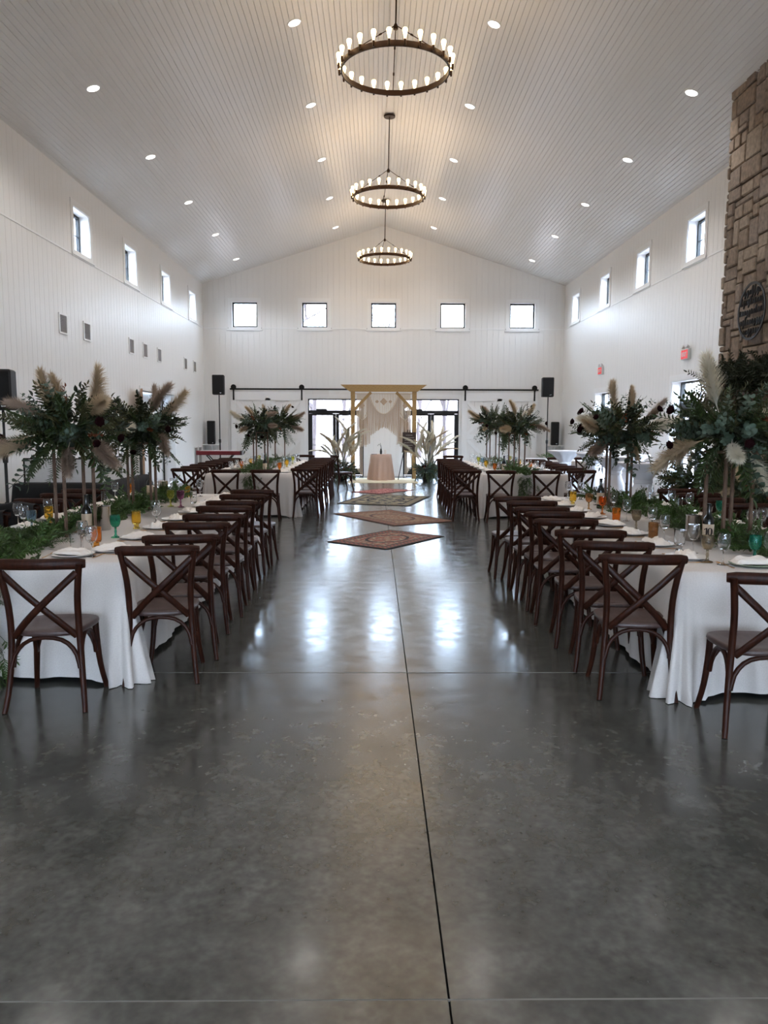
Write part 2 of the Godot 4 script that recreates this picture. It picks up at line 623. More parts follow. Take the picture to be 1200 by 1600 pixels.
func build_shell() -> void:
	# floor: slabs with saw-cut joints
	var fl := struct_node("floor")
	var base := st_new()
	box(base, Vector3((XL + XR) / 2, -0.21, (ZB + ZF) / 2), Vector3(XR - XL + 0.6, 0.3, ZF - ZB + 0.6))
	part("subfloor", fin(base), M.joint_dark, fl)
	var rows := [ZF, 0.9, -2.01, -4.92, -7.85, -10.75, -13.65, -16.55, -19.5, -22.4, ZB]
	var cols := [XL, 0.213, XR]
	for i in rows.size() - 1:
		for j in 2:
			var c := Vector3((cols[j] + cols[j + 1]) / 2, -0.03, (rows[i] + rows[i + 1]) / 2)
			var s := Vector3(cols[j + 1] - cols[j] - 0.005, 0.06, rows[i] - rows[i + 1] - 0.003)
			var o := part("slab", box_mesh(s, 0.0015), M.slabs[(i * 2 + j * 3) % 3], fl, c)
			o.rotation = Vector3(rng.randf_range(-0.0007, 0.0007), 0, rng.randf_range(-0.0004, 0.0004))
	var jt := st_new()
	for i in [2, 3]:
		box(jt, Vector3((XL + XR) / 2, -0.001, rows[i]), Vector3(XR - XL, 0.003, 0.007))
	part("joint_filler", fin(jt), M.joint_light, fl)

	# ceiling: two slopes of tongue-and-groove boards under a solid deck
	var ce := struct_node("ceiling")
	var deck := st_new()
	prism(deck, PackedVector2Array([Vector2(XL - 0.4, EAVE - 0.126), Vector2(XM, RIDGE), Vector2(XR + 0.4, EAVE - 0.126), Vector2(XR + 0.4, EAVE + 0.2), Vector2(XM, RIDGE + 0.3), Vector2(XL - 0.4, EAVE + 0.2)]), ZF - ZB + 0.6, Transform3D(Basis(), Vector3(0, 0.018, (ZF + ZB) / 2)))
	part("roof_deck", fin(deck), M.core, ce)
	var run := Vector2(XM - XL, RIDGE - EAVE)
	var n := int(run.length() / 0.083)
	var bw := run.length() / n
	var len := ZF - ZB
	for s in [-1, 1]:
		for i in n:
			var f := (i + 0.5) / n
			var x: float = XM + s * run.x * (1.0 - f)
			var y := EAVE + run.y * f
			var nrm := Vector3(-s * run.y, -run.x, 0).normalized()
			var o := part("ceiling_board", board(bw, len, 0.0045, 0.0014), M.ceiling, ce, Vector3(x, y, ZF) - nrm * 0.0)
			o.basis = Basis(Vector3(0, 0, -1).cross(nrm), Vector3(0, 0, -1), nrm)
	part("ridge_board", box_mesh(Vector3(0.11, 0.03, len), 0.004), M.ceiling, ce, Vector3(XM, RIDGE - 0.035, (ZF + ZB) / 2))

	# end walls
	for e in 2:
		var back := e == 0
		var w := struct_node("wall_back" if back else "wall_front")
		var xf := Transform3D(Basis(), Vector3(0, 0, ZB)) if back else Transform3D(Basis(Vector3.UP, PI), Vector3(2 * XM, 0, ZF))
		if not back:
			xf.origin.x = 0.54
		var holes := end_holes() if back else front_holes()
		var st := st_new()
		wall_core(st, XL - WT if back else XL - WT, XR + WT, EAVE, holes, xf)
		prism(st, PackedVector2Array([Vector2(XL - WT, EAVE), Vector2(XR + WT, EAVE), Vector2(XM, RIDGE + 0.1)]), WT, xf * Transform3D(Basis(), Vector3(0, 0, -WT / 2)))
		part("wall_core", fin(st), M.core, w)
		var lo := holes.filter(func(h): return h.position.y < 1)
		var hi := holes.filter(func(h): return h.position.y > 1)
		var pcs := strips(XL, XR, lo, func(_m): return BAND - 0.02, 0.1)
		pcs.append_array(strips(XL, XR, hi, func(m): return ceil_y(m) + 0.03, BAND + 0.01))
		var js := st_new()
		for p in pcs:
			var at := xf * Vector3((p[0] + p[1]) / 2, p[2], 0)
			if back:
				part("wall_board", board(p[1] - p[0], p[3] - p[2]), M.wall, w, at)
			else:
				board_into(js, p[1] - p[0], p[3] - p[2], Transform3D(xf.basis, at))
		if not back:
			part("wall_boards", fin(js), M.wall, w).set_meta("kind", "stuff")
		band_run(w, XL, XR, hi, xf)
		base_run("baseboard_back" if back else "baseboard_front", XL, XR, lo, xf)
	# side walls: boards narrow to a few pixels here, so they are joined
	for e in 2:
		var right := e == 1
		var w := struct_node("wall_right" if right else "wall_left")
		# u runs along +z on the right wall and along -z on the left one
		var xf := Transform3D(Basis(Vector3.UP, -PI / 2), Vector3(XR, 0, 0)) if right else Transform3D(Basis(Vector3.UP, PI / 2), Vector3(XL, 0, 0))
		var u0 := ZB if right else -ZF
		var u1 := ZF if right else -ZB
		var holes := side_holes(right)
		var st := st_new()
		wall_core(st, u0, u1, EAVE + 0.02, holes, xf)
		part("wall_core", fin(st), M.core, w)
		var lo := holes.filter(func(h): return h.position.y < 1)
		var hi := holes.filter(func(h): return h.position.y > 1)
		var pcs := strips(u0, u1, lo, func(_m): return BAND - 0.02, 0.1)
		pcs.append_array(strips(u0, u1, hi, func(_m): return EAVE + 0.01, BAND + 0.01))
		var js := st_new()
		for p in pcs:
			board_into(js, p[1] - p[0], p[3] - p[2], Transform3D(xf.basis, xf * Vector3((p[0] + p[1]) / 2, p[2], 0)))
		part("wall_boards", fin(js), M.wall, w).set_meta("kind", "stuff")
		band_run(w, u0, u1, hi, xf)
		base_run("baseboard_right" if right else "baseboard_left", u0, u1, lo, xf)

# the drip ledge under the upper boards, broken by the window casings
func band_run(w: Node3D, u0: float, u1: float, hi: Array, xf: Transform3D) -> void:
	var st := st_new()
	var xs := [u0]
	var hs := hi.duplicate()
	hs.sort_custom(func(a, b): return a.position.x < b.position.x)
	for h in hs:
		xs.append(h.position.x - 0.13)
		xs.append(h.end.x + 0.13)
	xs.append(u1)
	for i in range(0, xs.size(), 2):
		box(st, xf * Vector3((xs[i] + xs[i + 1]) / 2, BAND - 0.006, 0.014), Vector3(xs[i + 1] - xs[i], 0.032, 0.028), xf.basis)
	part("ledge_strip", fin(st), M.trim, w)

func base_run(called: String, u0: float, u1: float, lo: Array, xf: Transform3D) -> void:
	var st := st_new()
	var xs := [u0]
	var hs := lo.duplicate()
	hs.sort_custom(func(a, b): return a.position.x < b.position.x)
	for h in hs:
		xs.append(h.position.x)
		xs.append(h.end.x)
	xs.append(u1)
	for i in range(0, xs.size(), 2):
		box(st, xf * Vector3((xs[i] + xs[i + 1]) / 2, 0.065, 0.011), Vector3(xs[i + 1] - xs[i], 0.13, 0.022), xf.basis, 0.003)
	struct_mesh(called, fin(st), M.trim)

# ---------------------------------------------------------------- windows and doors
var n_window := 0
var n_door := 0

func ring(st: SurfaceTool, w: float, h: float, t: float, d: float, z: float, c := Vector2.ZERO, sill := true) -> void:
	box(st, Vector3(c.x - w / 2 + t / 2, c.y, z), Vector3(t, h, d))
	box(st, Vector3(c.x + w / 2 - t / 2, c.y, z), Vector3(t, h, d))
	box(st, Vector3(c.x, c.y + h / 2 - t / 2, z), Vector3(w - 2 * t, t, d))
	if sill:
		box(st, Vector3(c.x, c.y - h / 2 + t / 2, z), Vector3(w - 2 * t, t, d))

# local frame: x across, y up, z into the room; origin at the opening's centre on the wall face
func window_unit(w: float, h: float, depth: float, xf: Transform3D) -> void:
	n_window += 1
	var o := struct_node("window_%d" % n_window)
	o.transform = xf
	var st := st_new()
	ring(st, w + 0.001, h + 0.001, 0.016, WT + 0.016, -WT / 2 + 0.008)
	part("jamb", fin(st), M.trim, o)
	st = st_new()
	ring(st, w + 0.22, h + 0.22, 0.11, 0.024, 0.02)
	box(st, Vector3(0, -h / 2 - 0.075, 0.034), Vector3(w + 0.3, 0.035, 0.04), Basis(), 0.004)
	part("casing", fin(st), M.trim, o)
	st = st_new()
	ring(st, w - 0.03, h - 0.03, 0.045, 0.06, -depth)
	part("window_frame", fin(st), M.black, o)
	st = st_new()
	box(st, Vector3(0, 0, -depth), Vector3(0.014, h - 0.12, 0.02))
	box(st, Vector3(0, 0, -depth), Vector3(w - 0.12, 0.014, 0.021))
	part("muntin", fin(st), M.muntin, o)
	part("pane", box_mesh(Vector3(w - 0.12, h - 0.12, 0.004)), M.pane, o, Vector3(0, 0, -depth - 0.014))

# double glazed door with a transom
func glass_door(w: float, h: float, depth: float, xf: Transform3D) -> void:
	n_door += 1
	var o := struct_node("door_%d" % n_door)
	o.transform = xf
	var st := st_new()
	ring(st, w + 0.001, h, 0.016, WT + 0.016, -WT / 2 + 0.008, Vector2(0, h / 2), false)
	part("jamb", fin(st), M.trim, o)
	st = st_new()
	ring(st, w + 0.24, h + 0.12, 0.12, 0.024, 0.02, Vector2(0, h / 2 + 0.06), false)
	part("casing", fin(st), M.trim, o)
	var iw := w - 0.032
	st = st_new()
	ring(st, iw, h - 0.016, 0.035, 0.08, -depth, Vector2(0, (h - 0.016) / 2), false)
	box(st, Vector3(0, 2.05, -depth), Vector3(iw, 0.1, 0.08))
	box(st, Vector3(0, 0.012, -depth), Vector3(iw, 0.024, 0.1))
	part("door_frame", fin(st), M.black, o)
	var th := h - 0.016 - 0.035 - 2.10
	part("pane", box_mesh(Vector3(iw - 0.07, th, 0.005)), M.pane, o, Vector3(0, 2.10 + th / 2, -depth))
	for k in [-1, 0, 1]:
		part("muntin", box_mesh(Vector3(0.013, th, 0.02)), M.muntin, o, Vector3(k * iw / 4, 2.1 + th / 2, -depth))
	for s in [-1, 1]:
		var lw := iw / 2 - 0.037
		var cx: float = s * (lw / 2 + 0.002)
		st = st_new()
		box(st, Vector3(-lw / 2 + 0.05, 1.0, 0), Vector3(0.1, 1.96, 0.05), Basis(), 0.003)
		box(st, Vector3(lw / 2 - 0.05, 1.0, 0), Vector3(0.1, 1.96, 0.05), Basis(), 0.003)
		box(st, Vector3(0, 1.955, 0), Vector3(lw - 0.2, 0.06, 0.05))
		box(st, Vector3(0, 0.125, 0), Vector3(lw - 0.2, 0.21, 0.05))
		var leaf := part("door_leaf", fin(st), M.black, o, Vector3(cx, 0.015, -depth))
		part("pane", box_mesh(Vector3(lw - 0.2, 1.7, 0.005)), M.pane, leaf, Vector3(0, 1.08, 0))
		part("muntin", box_mesh(Vector3(0.013, 1.7, 0.02)), M.muntin, leaf, Vector3(0, 1.08, 0))
		part("muntin", box_mesh(Vector3(lw - 0.2, 0.02, 0.021)), M.muntin, leaf, Vector3(0, 0.98, 0))
		st = st_new()
		tube(st, [Vector3(0, -0.1, 0.05), Vector3(0, 0.1, 0.05)], 0.01, 8)
		box(st, Vector3(0, 0, 0.03), Vector3(0.03, 0.05, 0.03))
		part("handle", fin(st), M.iron, leaf, Vector3(-s * (lw / 2 - 0.05), 1.0, 0.01))
	st = st_new()
	box(st, Vector3(-w / 4, 2.12, -depth + 0.06), Vector3(0.34, 0.05, 0.06), Basis(), 0.006)
	part("door_closer", fin(st), M.black, o)

func build_windows() -> void:
	for x in BACK_WIN:
		window_unit(0.82, 0.8, 0.1, Transform3D(Basis(), Vector3(x, 5.08, ZB)))
	for z in SIDE_WIN:
		window_unit(0.8, 0.78, 0.19, Transform3D(Basis(Vector3.UP, PI / 2), Vector3(XL, 5.14, z)))
	for z in SIDE_WIN:
		window_unit(0.8, 0.78, 0.19, Transform3D(Basis(Vector3.UP, -PI / 2), Vector3(XR, 5.14, z)))
	for x in BACK_WIN:
		window_unit(0.82, 0.8, 0.1, Transform3D(Basis(Vector3.UP, PI), Vector3(0.54 - x, 5.08, ZF)))
	for d in [DOOR_L, DOOR_R]:
		glass_door(d.size.x, d.size.y, 0.06, Transform3D(Basis(), Vector3(d.get_center().x, 0, ZB)))
	for z in SIDE_DOOR_Z:
		glass_door(1.8, 2.52, 0.2, Transform3D(Basis(Vector3.UP, -PI / 2), Vector3(XR, 0, z)))
	for x in FRONT_X:
		glass_door(2.4, 2.6, 0.06, Transform3D(Basis(Vector3.UP, PI), Vector3(0.54 - x, 0, ZF)))
	# doorway on the left: a recess with white double doors, a grey far jamb and an oak leaf folded back against the wall
	n_door += 1
	var o := struct_node("door_%d" % n_door)
	var st := st_new()
	box(st, Vector3(XL - 0.36, 1.21, -19.53), Vector3(0.08, 2.42, 2.9))
	part("door_panel", fin(st), M.trim, o)
	st = st_new()
	for k in 4:
		box(st, Vector3(XL - 0.31, 0.62, -18.45 - k * 0.72), Vector3(0.02, 0.9, 0.5), Basis(), 0.008)
		box(st, Vector3(XL - 0.31, 1.7, -18.45 - k * 0.72), Vector3(0.02, 1.0, 0.5), Basis(), 0.008)
	part("raised_panel", fin(st), M.trim, o)
	part("jamb", box_mesh(Vector3(0.34, 2.42, 0.03)), M.trim, o, Vector3(XL - 0.15, 1.21, -20.965))
	part("door_edge", box_mesh(Vector3(0.03, 2.38, 0.03)), M.black, o, Vector3(XL - 0.27, 1.19, -20.92))
	st = st_new()
	ring(st, 3.1, 2.52, 0.1, 0.02, 0.026, Vector2(0, 1.26), false)
	var cs := part("casing", fin(st), M.trim, o, Vector3(XL, 0, -19.53), Vector3(0, PI / 2, 0))
	cs.name = "casing"
	var leaf := part("door_leaf", box_mesh(Vector3(0.92, 2.4, 0.045), 0.003), M.oak, o, Vector3(XL + 0.17, 1.215, -17.62), Vector3(0, -1.27, 0))
	leaf.set_meta("label", "tan oak door leaf folded back against the wall")

# ---------------------------------------------------------------- stone chimney
const CHX := 5.05
const CHZ0 := -8.75
const CHZ1 := -11.45

func build_chimney() -> void:
	var o := struct_node("wall_chimney")
	var core := st_new()
	# firebox opening between z -9.6 and -10.7, y .45 to 1.25
	var topy := ceil_y(CHX + 0.06)
	var d := XR - CHX - 0.07
	var cx := CHX + 0.07 + d / 2
	box(core, Vector3(cx, (1.25 + topy) / 2, (CHZ0 + CHZ1) / 2), Vector3(d, topy - 1.25, CHZ0 - CHZ1 - 0.015))
	box(core, Vector3(cx, 0.85 - 0.2, -9.19), Vector3(d, 1.3, 0.8))
	box(core, Vector3(cx, 0.85 - 0.2, -11.06), Vector3(d, 1.3, 0.72))
	box(core, Vector3(XR - 0.2, 0.65, -10.1), Vector3(0.4, 1.3, 1.2))
	part("mortar_core", fin(core), M.mortar, o)
	var r := RandomNumberGenerator.new()
	r.seed = 77
	stone_face(o, r, CHZ0, CHZ1, 0.0, topy, func(u, v): return Transform3D(Basis(Vector3.UP, -PI / 2), Vector3(CHX + 0.05, v, u)), true)
	# hearth
	var hs := st_new()
	box(hs, Vector3(CHX - 0.2, 0.2, (CHZ0 + CHZ1) / 2), Vector3(0.5, 0.4, CHZ0 - CHZ1), Basis(), 0.01)
	part("hearth_base", fin(hs), M.stones[1], o)
	for k in 4:
		part("hearth_stone", box_mesh(Vector3(0.56, 0.07, 0.68), 0.012), M.stones[[0, 2, 3, 0][k]], o, Vector3(CHX - 0.22, 0.437, CHZ1 + 0.34 + k * 0.678))
	solo("mantel_beam", box_mesh(Vector3(0.3, 0.2, 2.3), 0.015), M.mantel, "rough dark timber mantel beam under the greenery on the stone chimney", "mantel", Vector3(CHX - 0.1, 2.0, -10.1))

func stone_face(o: Node3D, r: RandomNumberGenerator, u0: float, u1: float, y0: float, y1: float, place: Callable, fire: bool) -> void:
	var cell := 0.09
	var nu := int(round(absf(u1 - u0) / cell))
	var ny := int(ceil((y1 - y0) / cell))
	var grid := {}
	var made := {}
	for j in ny:
		for i in nu:
			if grid.has(Vector2i(i, j)):
				continue
			var w: int = [2, 3, 4, 5, 6][r.randi() % 5]
			var h: int = [1, 2, 2, 3, 3, 4][r.randi() % 6]
			if h == 1: w = maxi(w, 3)
			var mw := 0
			while mw < w and i + mw < nu and not grid.has(Vector2i(i + mw, j)):
				mw += 1
			w = mw
			if w == 1: h = mini(h, 2)
			h = mini(h, ny - j)
			for a in w:
				for b in h:
					grid[Vector2i(i + a, j + b)] = true
			var sgn := signf(u1 - u0)
			var uc := u0 + sgn * (i + w / 2.0) * cell
			var vc := y0 + (j + h / 2.0) * cell
			if fire and vc > 0.4 and vc < 1.22 and uc < -9.62 and uc > -10.7:
				continue
			var v := r.randi() % 3
			var key := "%d %d %d" % [w, h, v]
			if not made.has(key):
				var st := st_new()
				var sz := Vector3(w * cell - 0.014, h * cell - 0.014, 0.1)
				box(st, Vector3(0, 0, 0), sz, Basis(), 0.012 + 0.004 * v)
				made[key] = fin(st)
			var m := part("stone", made[key], M.stones[r.randi() % 4], o)
			m.transform = place.call(uc, vc)
			m.position += m.basis.z * r.randf_range(-0.012, 0.02)
			m.rotation += Vector3(r.randf_range(-0.02, 0.02), r.randf_range(-0.035, 0.035), r.randf_range(-0.012, 0.012))

# ---------------------------------------------------------------- lamps
func build_lights() -> void:
	# recessed downlights
	var st := st_new()
	lathe(st, [Vector2(0.0, -0.004), Vector2(0.083, -0.004), Vector2(0.088, 0.0)], 20)
	var lens := fin(st)
	st = st_new()
	lathe(st, [Vector2(0.086, 0.0), Vector2(0.088, -0.006), Vector2(0.106, -0.008), Vector2(0.11, 0.0)], 24)
	var trim := fin(st)
	var lensm := glow_mat(Color(1, 0.985, 0.96), 5.0)
	var zs := [-23.2, -20.3, -17.45, -14.6, -11.75, -8.9, -6.05, -3.2, -0.35, 2.5]
	var xs := [-4.09, -1.18, 1.7, 4.6]
	var xn := ["outer left row", "inner left row", "inner right row", "outer right row"]
	for i in 4:
		for j in zs.size():
			var x: float = xs[i]
			var y := ceil_y(x)
			var s := signf(x - XM)
			var nrm := Vector3(-s * (RIDGE - EAVE), -(XM - XL), 0).normalized()
			var o := thing("recessed_downlight", "lit white downlight, %s from the far end in the %s" % [["first", "second", "third", "fourth", "fifth", "sixth", "seventh", "eighth", "ninth", "tenth"][j], xn[i]], "light", Vector3(x, y, zs[j]) + nrm * 0.017, 0.0, "recessed ceiling downlights")
			o.basis = Basis(Vector3(0, 0, 1).cross(nrm) * -1.0, -nrm, Vector3(0, 0, 1))
			part("lens", lens, lensm, o)
			part("trim_ring", trim, M.trim, o)
			var l := SpotLight3D.new()
			l.name = "downlight_lamp"
			l.spot_angle = 60.0
			l.spot_angle_attenuation = 0.8
			l.light_energy = 2.0
			l.light_color = Color(1.0, 0.975, 0.95)
			l.light_size = 0.07
			l.spot_range = 30.0
			l.spot_attenuation = 2.0
			l.shadow_enabled = true
			add_child(l, true)
			l.position = o.position + nrm * 0.05
			l.basis = Basis(Vector3(1, 0, 0), Vector3(0, 0, -1), Vector3(0, 1, 0))
	# chandeliers
	var R := 0.7
	st = st_new()
	var ringp := [Vector2(R - 0.012, -0.035), Vector2(R + 0.006, -0.035), Vector2(R + 0.006, 0.035), Vector2(R - 0.012, 0.035), Vector2(R - 0.012, -0.035)]
	lathe(st, ringp, 64)
	var ringm := fin(st)
	st = st_new()
	lathe(st, [Vector2(0.0, -0.033), Vector2(0.013, -0.033), Vector2(0.016, 0.0), Vector2(0.014, 0.035), Vector2(0.0, 0.035)], 12)
	box(st, Vector3(-0.022, -0.012, 0), Vector3(0.03, 0.012, 0.014))
	var socket := fin(st)
	var bulb := lathe_mesh([Vector2(0.0, 0.03), Vector2(0.012, 0.035), Vector2(0.015, 0.06), Vector2(0.031, 0.125), Vector2(0.033, 0.142), Vector2(0.026, 0.158), Vector2(0.0, 0.168)], 12)
	var bm := glow_mat(Color(1.0, 0.86, 0.62), 7.0)
	var bronze := mat(Color(0.2, 0.13, 0.08), 0.45, 0.7)
	st = st_new()
	lathe(st, [Vector2(0, -0.03), Vector2(0.11, -0.03), Vector2(0.115, -0.02), Vector2(0.115, 0.0), Vector2(0, 0.0)], 24)
	var canopy := fin(st)
	var k := 0
	for z in [-10.5, -16.1, -21.9]:
		var o := thing("ring_chandelier", "dark bronze ring chandelier with a circle of tapered filament bulbs, %s the camera" % ["nearest to", "second from", "farthest from"][k], "chandelier", Vector3(XM - 0.02, 6.19, z), 0.13 * k, "ring chandeliers along the ridge")
		part("ring", ringm, bronze, o)
		for i in 24:
			var a := TAU * (i + 0.5) / 24
			var p := Vector3(cos(a) * (R + 0.035), 0.0, sin(a) * (R + 0.035))
			var s := part("socket", socket, bronze, o, p, Vector3(0, -a, 0))
			part("bulb", bulb, bm, s)
			var l := OmniLight3D.new()
			l.name = "bulb_lamp"
			l.light_energy = 0.05
			l.light_color = Color(1.0, 0.87, 0.71)
			l.light_size = 0.02
			l.omni_range = 30.0
			l.omni_attenuation = 2.0
			l.shadow_enabled = true
			add_child(l, true)
			l.position = o.position + (o.basis * (p + Vector3(0, 0.1, 0)))
		var rd := RIDGE - 0.07 - 6.19
		part("canopy", canopy, bronze, o, Vector3(0.02, rd, 0))
		part("down_rod", tube_mesh([Vector3(0.0, 0.53, 0), Vector3(0.02, rd, 0)], 0.011, 10), bronze, o)
		part("hub", lathe_mesh([Vector2(0, 0.48), Vector2(0.03, 0.49), Vector2(0.03, 0.53), Vector2(0.016, 0.56), Vector2(0, 0.56)], 12), bronze, o)
		for i in 3:
			var a := TAU * i / 3 + 0.5
			var e := Vector3(cos(a) * R, 0.03, sin(a) * R)
			var b := Vector3(cos(a) * 0.03, 0.52, sin(a) * 0.03)
			var sm := st_new()
			tube(sm, [b, e], 0.006, 6)
			for f in [0.3, 0.72]:
				var c := b.lerp(e, f)
				tube(sm, [c - (e - b).normalized() * 0.018, c + (e - b).normalized() * 0.018], 0.012, 6)
			part("stay", fin(sm), bronze, o)
		k += 1

# ---------------------------------------------------------------- tables and cloths
func cloth_mesh(x0: float, x1: float, za: float, zb: float, top: float, front: bool, back: bool, flare: float, sd: int, hem := 0.03) -> ArrayMesh:
	# za is the end nearer the camera (larger z); sides always hang, ends when asked
	var pts := []   # [pos, normal, cornerness, s]
	var path := []
	var step := 0.035
	var r := 0.03
	var add_line := func(a: Vector2, b: Vector2, nrm: Vector2, ca: bool, cb: bool):
		var n := maxi(2, int(a.distance_to(b) / step))
		for i in n:
			var f := float(i) / n
			var p := a.lerp(b, f)
			var c := 0.0
			if ca: c = maxf(c, exp(-pow(p.distance_to(a) / 0.13, 2.0)))
			if cb: c = maxf(c, exp(-pow(p.distance_to(b) / 0.13, 2.0)))
			path.append([p, nrm, c])
	var add_corner := func(c: Vector2, n0: Vector2, n1: Vector2):
		for i in 14:
			var nn := n0.slerp(n1, float(i) / 14)
			path.append([c + nn * r, nn, 1.0])
	if not front: path.append([Vector2(x1, za), Vector2(1, 0), 0.0])
	# order: right side from za to zb, back, left side from zb to za, front
	add_line.call(Vector2(x1, za - (r if front else 0.0)), Vector2(x1, zb + (r if back else 0.0)), Vector2(1, 0), front, back)
	if back:
		add_corner.call(Vector2(x1 - r, zb + r), Vector2(1, 0), Vector2(0, -1))
		add_line.call(Vector2(x1 - r, zb), Vector2(x0 + r, zb), Vector2(0, -1), true, true)
		add_corner.call(Vector2(x0 + r, zb + r), Vector2(0, -1), Vector2(-1, 0))
	else:
		path.append([Vector2(x1, zb), Vector2(1, 0), 0.0])
	var gap := path.size()
	add_line.call(Vector2(x0, zb + (r if back else 0.0)), Vector2(x0, za - (r if front else 0.0)), Vector2(-1, 0), back, front)
	if front:
		add_corner.call(Vector2(x0 + r, za - r), Vector2(-1, 0), Vector2(0, 1))
		add_line.call(Vector2(x0 + r, za), Vector2(x1 - r, za), Vector2(0, 1), true, true)
		add_corner.call(Vector2(x1 - r, za - r), Vector2(0, 1), Vector2(1, 0))
	else:
		path.append([Vector2(x0, za), Vector2(-1, 0), 0.0])
	var n := path.size()
	var s := 0.0
	var ph := float(sd)
	var rows := 9
	var grid := []
	for i in n:
		var p: Vector2 = path[i][0]
		var nn: Vector2 = path[i][1]
		var c: float = path[i][2]
		if i > 0:
			s += maxf(p.distance_to(path[i - 1][0]), 0.016 if c > 0.99 else 0.0)
		var wave := 0.5 + 0.5 * sin(s * 15.0 + ph + 1.7 * sin(s * 2.3 + ph))
		var wave2 := sin(s * 41.0 + ph * 2.0)
		var col := []
		col.append(Vector3(p.x - nn.x * 0.018, top + 0.003, p.y - nn.y * 0.018))
		for k in rows:
			var t := float(k) / (rows - 1)
			var off: float = 0.004 + pow(t, 0.8) * ((0.03 * wave + 0.006 * wave2) * (1.0 - 0.5 * c) + c * (flare + 0.048 * sin(s * 62.0 + ph) * t))
			var y := top - 0.003 - t * (top - hem * (1.0 - c) - 0.006)
			col.append(Vector3(p.x + nn.x * off, y, p.y + nn.y * off))
		grid.append(col)
	var st := st_new()
	st.set_smooth_group(1)
	var rowsn := rows + 1
	for i in n:
		var j := (i + 1) % n
		if (not back and i == gap - 1) or (not front and j == 0):
			continue
		for k in rowsn - 1:
			quad(st, grid[i][k], grid[i][k + 1], grid[j][k + 1], grid[j][k])
	# top
	var y := top + 0.003
	var q0 := Vector3(x0 + 0.018, y, (zb + 0.018) if back else zb)
	var q1 := Vector3(x1 - 0.018, y, (za - 0.018) if front else za)
	quad(st, Vector3(q0.x, y, q0.z), Vector3(q1.x, y, q0.z), Vector3(q1.x, y, q1.z), Vector3(q0.x, y, q1.z))
	return fin(st)

func banquet_table(x0: float, x1: float, za: float, zb: float, label: String) -> void:
	var o := thing("banquet_table", label, "table", Vector3((x0 + x1) / 2, 0, (za + zb) / 2), 0.0, "rectangular banquet tables under the cloths")
	part("tabletop", box_mesh(Vector3(x1 - x0 - 0.03, 0.03, za - zb - 0.03), 0.004), M.sign_wood, o, Vector3(0, 0.738, 0))
	for sx in [-1, 1]:
		for sz in [-1, 1]:
			part("leg", tube_mesh([Vector3(0, 0, 0), Vector3(0, 0.725, 0)], 0.016, 8), M.iron, o, Vector3(sx * ((x1 - x0) / 2 - 0.12), 0, sz * ((za - zb) / 2 - 0.2)))

const TN := {"left near": [-3.09, -1.57, -4.74, -9.62], "right near": [1.81, 3.33, -4.45, -9.33], "left far": [-3.0, -1.44, -13.6, -18.5], "right far": [1.9, 3.44, -13.5, -18.4]}

